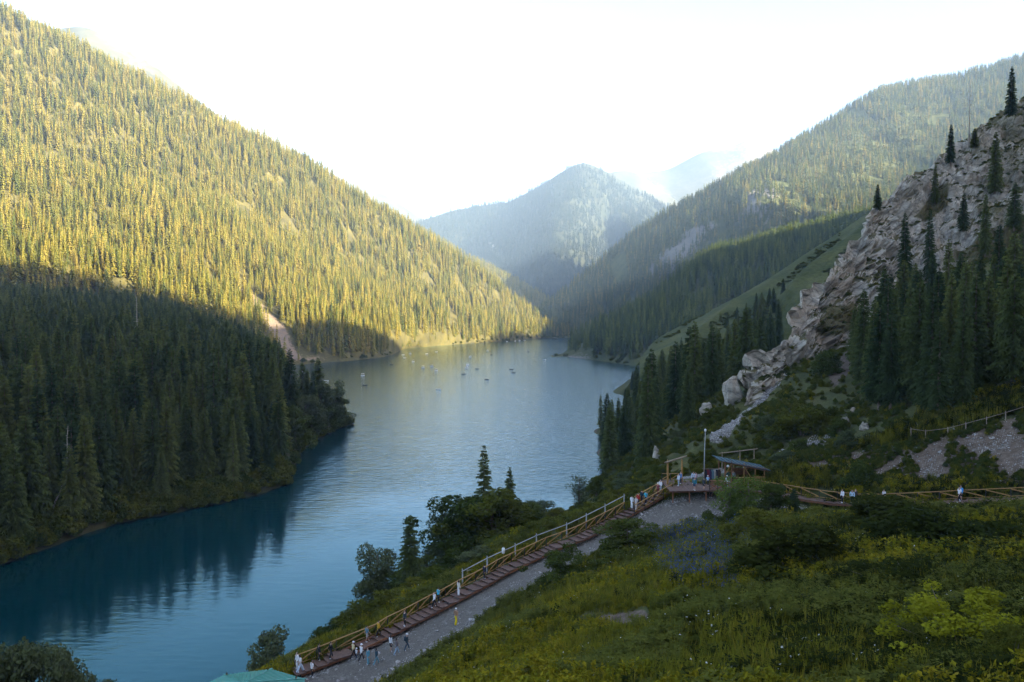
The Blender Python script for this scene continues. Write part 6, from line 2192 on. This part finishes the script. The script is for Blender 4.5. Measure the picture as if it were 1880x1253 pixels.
person(gpt(714, 1196), UP, 'stand', "person in a white blouse and dark shorts seen from behind on the road", WHITE, 'top', BLACK, 'shorts', 'long')
person(gpt(725, 1203), UP, 'walk', "person with long dark hair and pale jeans on the road", (.12, .1, .1), 'top', LJ, 'trousers', 'long')
person(on_stairs(737, -.5), DOWN, 'stand', "person in dark grey standing at the stair edge behind the walkers", (.05, .06, .065), 'top', BLACK)
person(gpt(744, 1195), UP, 'walk', "person in white cap and dark jacket with a dark backpack on the road", (.03, .05, .06), 'top', (.04, .07, .1), cap=WHITE, pack=(.03, .05, .07))
person(on_stairs(803, .1), DOWN, 'walk', "person in white shirt and black trousers stepping down the middle stairs", WHITE, 'top', BLACK)
person(on_stairs(813, .5), UP, 'stand', "person in a turquoise shirt and dark trousers at the middle railing", (.06, .42, .52), 'tee', BLACK)
person(on_stairs(835, 0), UP, 'stand', "person in long white robes with a cream jacket on a stair landing", (.62, .58, .5), 'top', (.7, .7, .7), 'wide', 'long')
person(gpt(835.7, 1147), 70, 'walk', "person in tan sweater, yellow trousers and white cap alone on the road", (.33, .2, .12), 'top', (.62, .47, .01), 'wide', cap=WHITE)
person(on_stairs(899, .45), UP, 'stand', "person all in dark blue leaning at the railing near the white lamp", (.025, .03, .045), 'top', BLACK)
person(on_stairs(1164, .45), UP, 'stand', "person in a long white coat at the upper stairs railing", WHITE, 'top', WHITE, 'wide')
person(on_stairs(1168, -.35), DOWN, 'stand', "person in white top and beige trousers next to the long white coat", (.55, .52, .5), 'tee', (.45, .38, .32), 'wide')
person(on_stairs(1176, .3), UP, 'stand', "person in a red top on the upper stairs", (.42, .04, .03), 'top', NAVY)
person(on_stairs(1179, -.3), UP, 'stand', "child in a blue jacket on the upper stairs", (.1, .25, .45), 'top', NAVY, h=1.25)
person(on_stairs(1187, -.25), UP, 'step', "person in a turquoise shirt and black trousers on the upper stairs", (.06, .42, .52), 'tee', BLACK)
person(on_stairs(1185, .5), UP, 'stand', "person in a dark blue jacket behind the turquoise shirt", (.02, .05, .07), 'top', BLACK)
person(on_stairs(1209, 0), DOWN, 'step', "person in a maroon shirt and pale cap near the stair head", (.24, .05, .055), 'tee', (.14, .03, .035), cap=(.7, .66, .6))
person(on_stairs(1218, .45), DOWN, 'stand', "person in white hooded top and pale jeans at the stair head", WHITE, 'top', LJ, 'trousers', 'hair', (.7, .7, .7))
person(gpt(1190, 989), UP, 'walk', "person in dark clothes on the road half hidden by the small spreading tree", (.05, .12, .12), 'top', (.2, .1, .08))
person(dk_at(1246, 893), 200, 'stand', "person in a white top and grey blue trousers left on the deck", (.55, .6, .66), 'top', (.3, .36, .4))
person(dk_at(1250, 889), 200, 'stand', "person in a blue top behind the left gate post on the deck", (.12, .2, .36), 'top', NAVY)
person(dk_at(1275, 900.5), 250, 'walk', "person in teal jacket and navy shorts in the middle of the deck", (.03, .2, .25), 'top', NAVY, 'shorts')
person(dk_at(1273, 889), 250, 'stand', "person in a pale blue shirt behind the teal jacket on the deck", (.5, .58, .68), 'top', (.1, .12, .13))
person(dk_at(1278, 890), 160, 'stand', "person in a pink and grey shirt in the group on the deck", (.5, .36, .4), 'tee', NAVY)
person(dk_at(1292, 900.5), 30, 'stand', "person in dark jacket and black shorts at the deck railing", (.04, .05, .055), 'top', BLACK, 'shorts', shoes=(.05, .05, .05))
person(dk_at(1299.5, 892), 90, 'stand', "child in white cap and light blue shirt before the clothes rack", (.3, .5, .7), 'tee', BLACK, cap=(.8, .8, .8), h=1.35)
person(dk_at(1335, 897), 200, 'step', "person in white hat and white shirt with a turquoise backpack by the shelter", WHITE, 'top', LJ, 'trousers', cap=(.62, .58, .52), pack=(.05, .45, .42))
person(Vector((29.4, 104.2, DZ - .1)), 250, 'stand', "person in grey standing inside the shelter", (.22, .26, .28), 'top', BLACK)
person(Vector((28.7, 104.6, DZ - .1)), 250, 'stand', "person in dark green under the high end of the shelter roof", (.04, .09, .085), 'top', BLACK)
person(gpt(1308.6, 914), 240, 'crouch', "person crouching below the deck edge in a pale pink hat", (.05, .04, .05), 'tee', (.1, .05, .05), cap=(.62, .5, .52))
person(on_walk(1549, -.3), 195, 'stand', "woman in a white jacket on the boardwalk, left of the couple", WHITE, 'top', BLACK, 'trousers', 'long')
person(on_walk(1567, -.35), 250, 'walk', "woman in an open pale blue jacket on the boardwalk", (.42, .55, .66), 'top', BLACK, 'trousers', 'long')
person(on_walk(1573, .5), 195, 'stand', "person in dark brown behind the pale blue jacket on the boardwalk", (.06, .045, .04), 'top', BLACK)
person(on_walk(1625, .2), 195, 'stand', "person in white half hidden by the wide dark bush at the boardwalk", (.6, .55, .55), 'tee', BLACK)
person(on_walk(1754, -.6), 200, 'walk', "man in white shirt and black trousers on the right boardwalk", WHITE, 'tee', BLACK, shoes=(.7, .7, .7))
person(on_walk(1771, .3), 200, 'stand', "man in a bright blue jacket and black shorts on the right boardwalk", (.07, .34, .72), 'top', BLACK, 'shorts')


def on_left(p_, q_):
    dd = np.hypot(left_shore.px - p_, left_shore.py - (q_ + 5)); i = np.unravel_index(np.argmin(dd), dd.shape)
    return Vector(at(p_, q_, left_shore.G[i][1] - 0.7))


for p_, q_, lab, c, lw_ in ((12, 971, "person in a white shirt on the walkway at the left picture edge", WHITE, (.15, .25, .35)), (16, 969.5, "person in dark blue on the walkway at the left picture edge", NAVY, BLACK), (53, 956, "person in black and white on the walkway in the left wood", (.05, .05, .06), BLACK),
                            (80, 934, "person in a white top under the leaning trunk", (.65, .65, .68), NAVY), (297, 849, "person in white and pale blue on the short walkway in the left wood", (.5, .6, .66), LJ), (317, 841, "person in a white shirt at the upper end of the short walkway", WHITE, NAVY)):
    person(on_left(p_, q_), random.choice((30, 200)), 'stand', lab, c, 'tee', lw_)

# ---------------------------------------------------------------- boats
M['hull_white'] = solid("white_boat_plastic", (0.78, 0.78, 0.78), 0.35, 0.04, 2.0, 0.5)
M['hull_dark'] = solid("dark_boat_hull", (0.03, 0.04, 0.06), 0.45, 0.2, 2.0, 0.4)
M['seatgrey'] = solid("grey_boat_seat", (0.22, 0.26, 0.3), 0.7, 0.2, 4.0)
M['wood_oar'] = solid("oar_wood", (0.3, 0.2, 0.1), 0.6, 0.2, 4.0)


def hull_mesh(L_, W_, H_, m, sheer=.2):
    n = 9; V = []; F = []
    for i in range(n):
        t = i / (n - 1) * 2 - 1; w = W_ / 2 * (1 - abs(t) ** 2.6) + .02; z = H_ * (1 + sheer * t * t)
        V += [(t * L_ / 2, -w, z), (t * L_ / 2 * .95, -w * .6, -.12), (t * L_ / 2 * .95, w * .6, -.12), (t * L_ / 2, w, z), (t * L_ / 2 * .95, w * .82, z - .04), (t * L_ / 2 * .9, w * .5, .05), (t * L_ / 2 * .9, -w * .5, .05), (t * L_ / 2 * .95, -w * .82, z - .04)]
    for i in range(n - 1):
        for k in range(8):
            F.append((i * 8 + k, (i + 1) * 8 + k, (i + 1) * 8 + (k + 1) % 8, i * 8 + (k + 1) % 8))
    F += [tuple(range(8)), tuple(range((n - 1) * 8 + 7, (n - 1) * 8 - 1, -1))]
    return mesh('hull', V, F, m, smooth=False)


def pedal_boat():
    o = empty('pedal_boat')
    g = Geo()
    hm = hull_mesh(3.6, .62, .38, M['hull_white'], .25)
    for s_ in (-.62, .62): obj('hull', hm, o, (0, s_, 0))
    g.box((0, 0, .42), (2.6, 1.5, .1)); obj('floor', g.build('boat_floor', M['hull_white']), o)
    g = Geo(); g.box((-.35, 0, .62), (.55, 1.35, .3)); g.box((-.68, 0, .95), (.14, 1.35, .5)); obj('seat', g.build('boat_seat', M['seatgrey']), o)
    for x in (-1.0, 1.0):
        for y in (-.68, .68):
            g = Geo(); g.tube([(x, y, .45), (x, y, 1.78)], .03, 6); obj('canopy_post', g.build('canopy_post', M['hull_white']), o)
    n = 8; V = []; F = []
    for i in range(n + 1):
        t = i / n * 2 - 1
        for j in range(5):
            u = j / 4 * 2 - 1; V.append((t * 1.5, u * .95, 1.76 + .16 * (1 - t * t) + .08 * (1 - u * u)))
    q = len(V); V += [(a, b, c + .05) for a, b, c in V]
    for i in range(n):
        for j in range(4):
            a = i * 5 + j; F += [(a, a + 1, a + 6, a + 5), (q + a + 5, q + a + 6, q + a + 1, q + a)]
    rim = [j for j in range(5)] + [i * 5 + 4 for i in range(1, n + 1)] + [n * 5 + j for j in range(3, -1, -1)] + [i * 5 for i in range(n - 1, 0, -1)]
    for a, b in zip(rim, rim[1:] + rim[:1]): F.append((a, q + a, q + b, b))
    obj('canopy', mesh('canopy', V, F, M['hull_white'], smooth=True), o)
    return o


def row_boat(m):
    o = empty('row_boat')
    obj('hull', hull_mesh(4.2, 1.35, .45, M[m], .35), o)
    for x in (-.9, .4):
        g = Geo(); g.box((x, 0, .36), (.28, 1.05, .05)); obj('thwart', g.build('thwart', M['wood_oar']), o)
    for s_ in (-1, 1):
        g = Geo(); g.tube([(.1, .35 * s_, .62), (-.1, .7 * s_, .55), (-.5, 2.1 * s_, .05)], .03, 5); g.box((-.58, 2.3 * s_, .03), (.18, .5, .03), -.25 * s_); obj('oar', g.build('oar', M['wood_oar']), o)
    return o


def copy_boat(root):
    r = root.copy(); COL.objects.link(r)
    for ch in list(root.children):
        c = ch.copy(); COL.objects.link(c); c.parent = r
    return r


PB, RB, RD = pedal_boat(), row_boat('hull_white'), row_boat('hull_dark')
used_b = set()
BOATS = [(666, 690, 'p', "white canopy pedal boat nearest to the left wooded point"), (669.7, 708, 'd', "dark boat below the white pedal boat on the left water"), (719, 670, 'd', "dark boat off the shaded left bay"),
         (740, 652, 'w', "white rowing boat just off the shaded spruce headland"), (753, 650, 'p', "pedal boat beside the end of the sunlit shore"), (743, 657.5, 'w', "small white boat below the pedal boat at the headland"), (758.7, 664.6, 'p', "lone pedal boat right of the shaded headland"),
         (783.5, 650, 'w', "white rowing boat, left of two close to the sunlit shore"), (801, 646.5, 'w', "white rowing boat, right of two close to the sunlit shore"), (776.6, 675.4, 'p', "pedal boat on the left of three in mid lake"), (793, 673.4, 'p', "pedal boat at the top of three in mid lake"),
         (801, 681, 'p', "pedal boat at the bottom of three in mid lake"), (805, 716, 'w', "rowing boat with spread oars, nearest to the camera in the open water"), (863.5, 656, 'p', "pedal boat far out in the upper middle of the lake"), (895, 644.8, 'p', "distant pedal boat in the upper centre of the lake"),
         (902, 652, 'd', "dark distant boat just below another in the upper centre"), (858.6, 670.5, 'p', "upper pedal boat of a close pair in the lake centre"), (856.6, 676.3, 'p', "lower pedal boat of a close pair in the lake centre"), (875.7, 677.8, 'd', "dark boat right of the close pair in the lake centre"),
         (851, 687.6, 'd', "dark boat below the close pair in the lake centre"), (893.6, 697.4, 'd', "dark boat alone right of the lake centre"), (938.6, 679, 'd', "upper dark boat of a pair towards the right shore"), (942.5, 685, 'd', "lower dark boat of a pair towards the right shore"),
         (970, 646.5, 'd', "faint distant boat towards the valley end"), (999.7, 660.7, 'w', "white boat by the dark reflection of the right spur"), (828, 632.8, 'w', "white boat at the middle of the sunlit shore"), (931, 627.5, 'w', "leftmost white boat moored at the far end of the sunlit shore"),
         (946, 626.6, 'p', "second white boat moored at the far end of the sunlit shore"), (954, 626, 'p', "third white boat moored at the far end of the sunlit shore"), (963, 625.4, 'w', "last white boat moored at the far end of the sunlit shore"), (538, 672.5, 'w', "white boat lying at the foot of the pale scree"),
         (556, 683, 'p', "white boat seen over the treetops of the wooded point"), (599, 700, 'w', "white boat just behind the end of the wooded point")]
for px, py, k, lab in BOATS:
    src = {'p': PB, 'w': RB, 'd': RD}[k]
    o = src if k not in used_b else copy_boat(src)
    used_b.add(k)
    w = atz(px, py, 0.0)
    o.location = (w[0], w[1], 0.02); o.rotation_euler = (0, 0, random.uniform(-.6, .6) + (math.pi if random.random() < .5 else 0))
    o.scale = (0.78,) * 3
    tag(o, lab, 'boat', "boats on the lake")
# ---------------------------------------------------------------- the valley air
HZ_TOP = 1230.0
HAZE = 1.1e-4
hz, N, L = new_mat("valley_air")
pv = N.new("ShaderNodeVolumePrincipled")
pv.inputs['Color'].default_value = (0.42, 0.59, 0.84, 1)
pv.inputs['Density'].default_value = HAZE
pv.inputs['Anisotropy'].default_value = -0.2
ho = N.new("ShaderNodeOutputMaterial")
L.new(pv.outputs[0], ho.inputs['Volume'])
hb = Geo().box((0, 0, 0), (1, 1, 1)).build("haze", hz)
haze = obj("haze", hb)
haze.location = (300, 2950, (HZ_TOP - 10) / 2)
haze.scale = (7000, 8100, HZ_TOP + 10)
tag(haze, "blue valley haze", None, None, 'stuff')
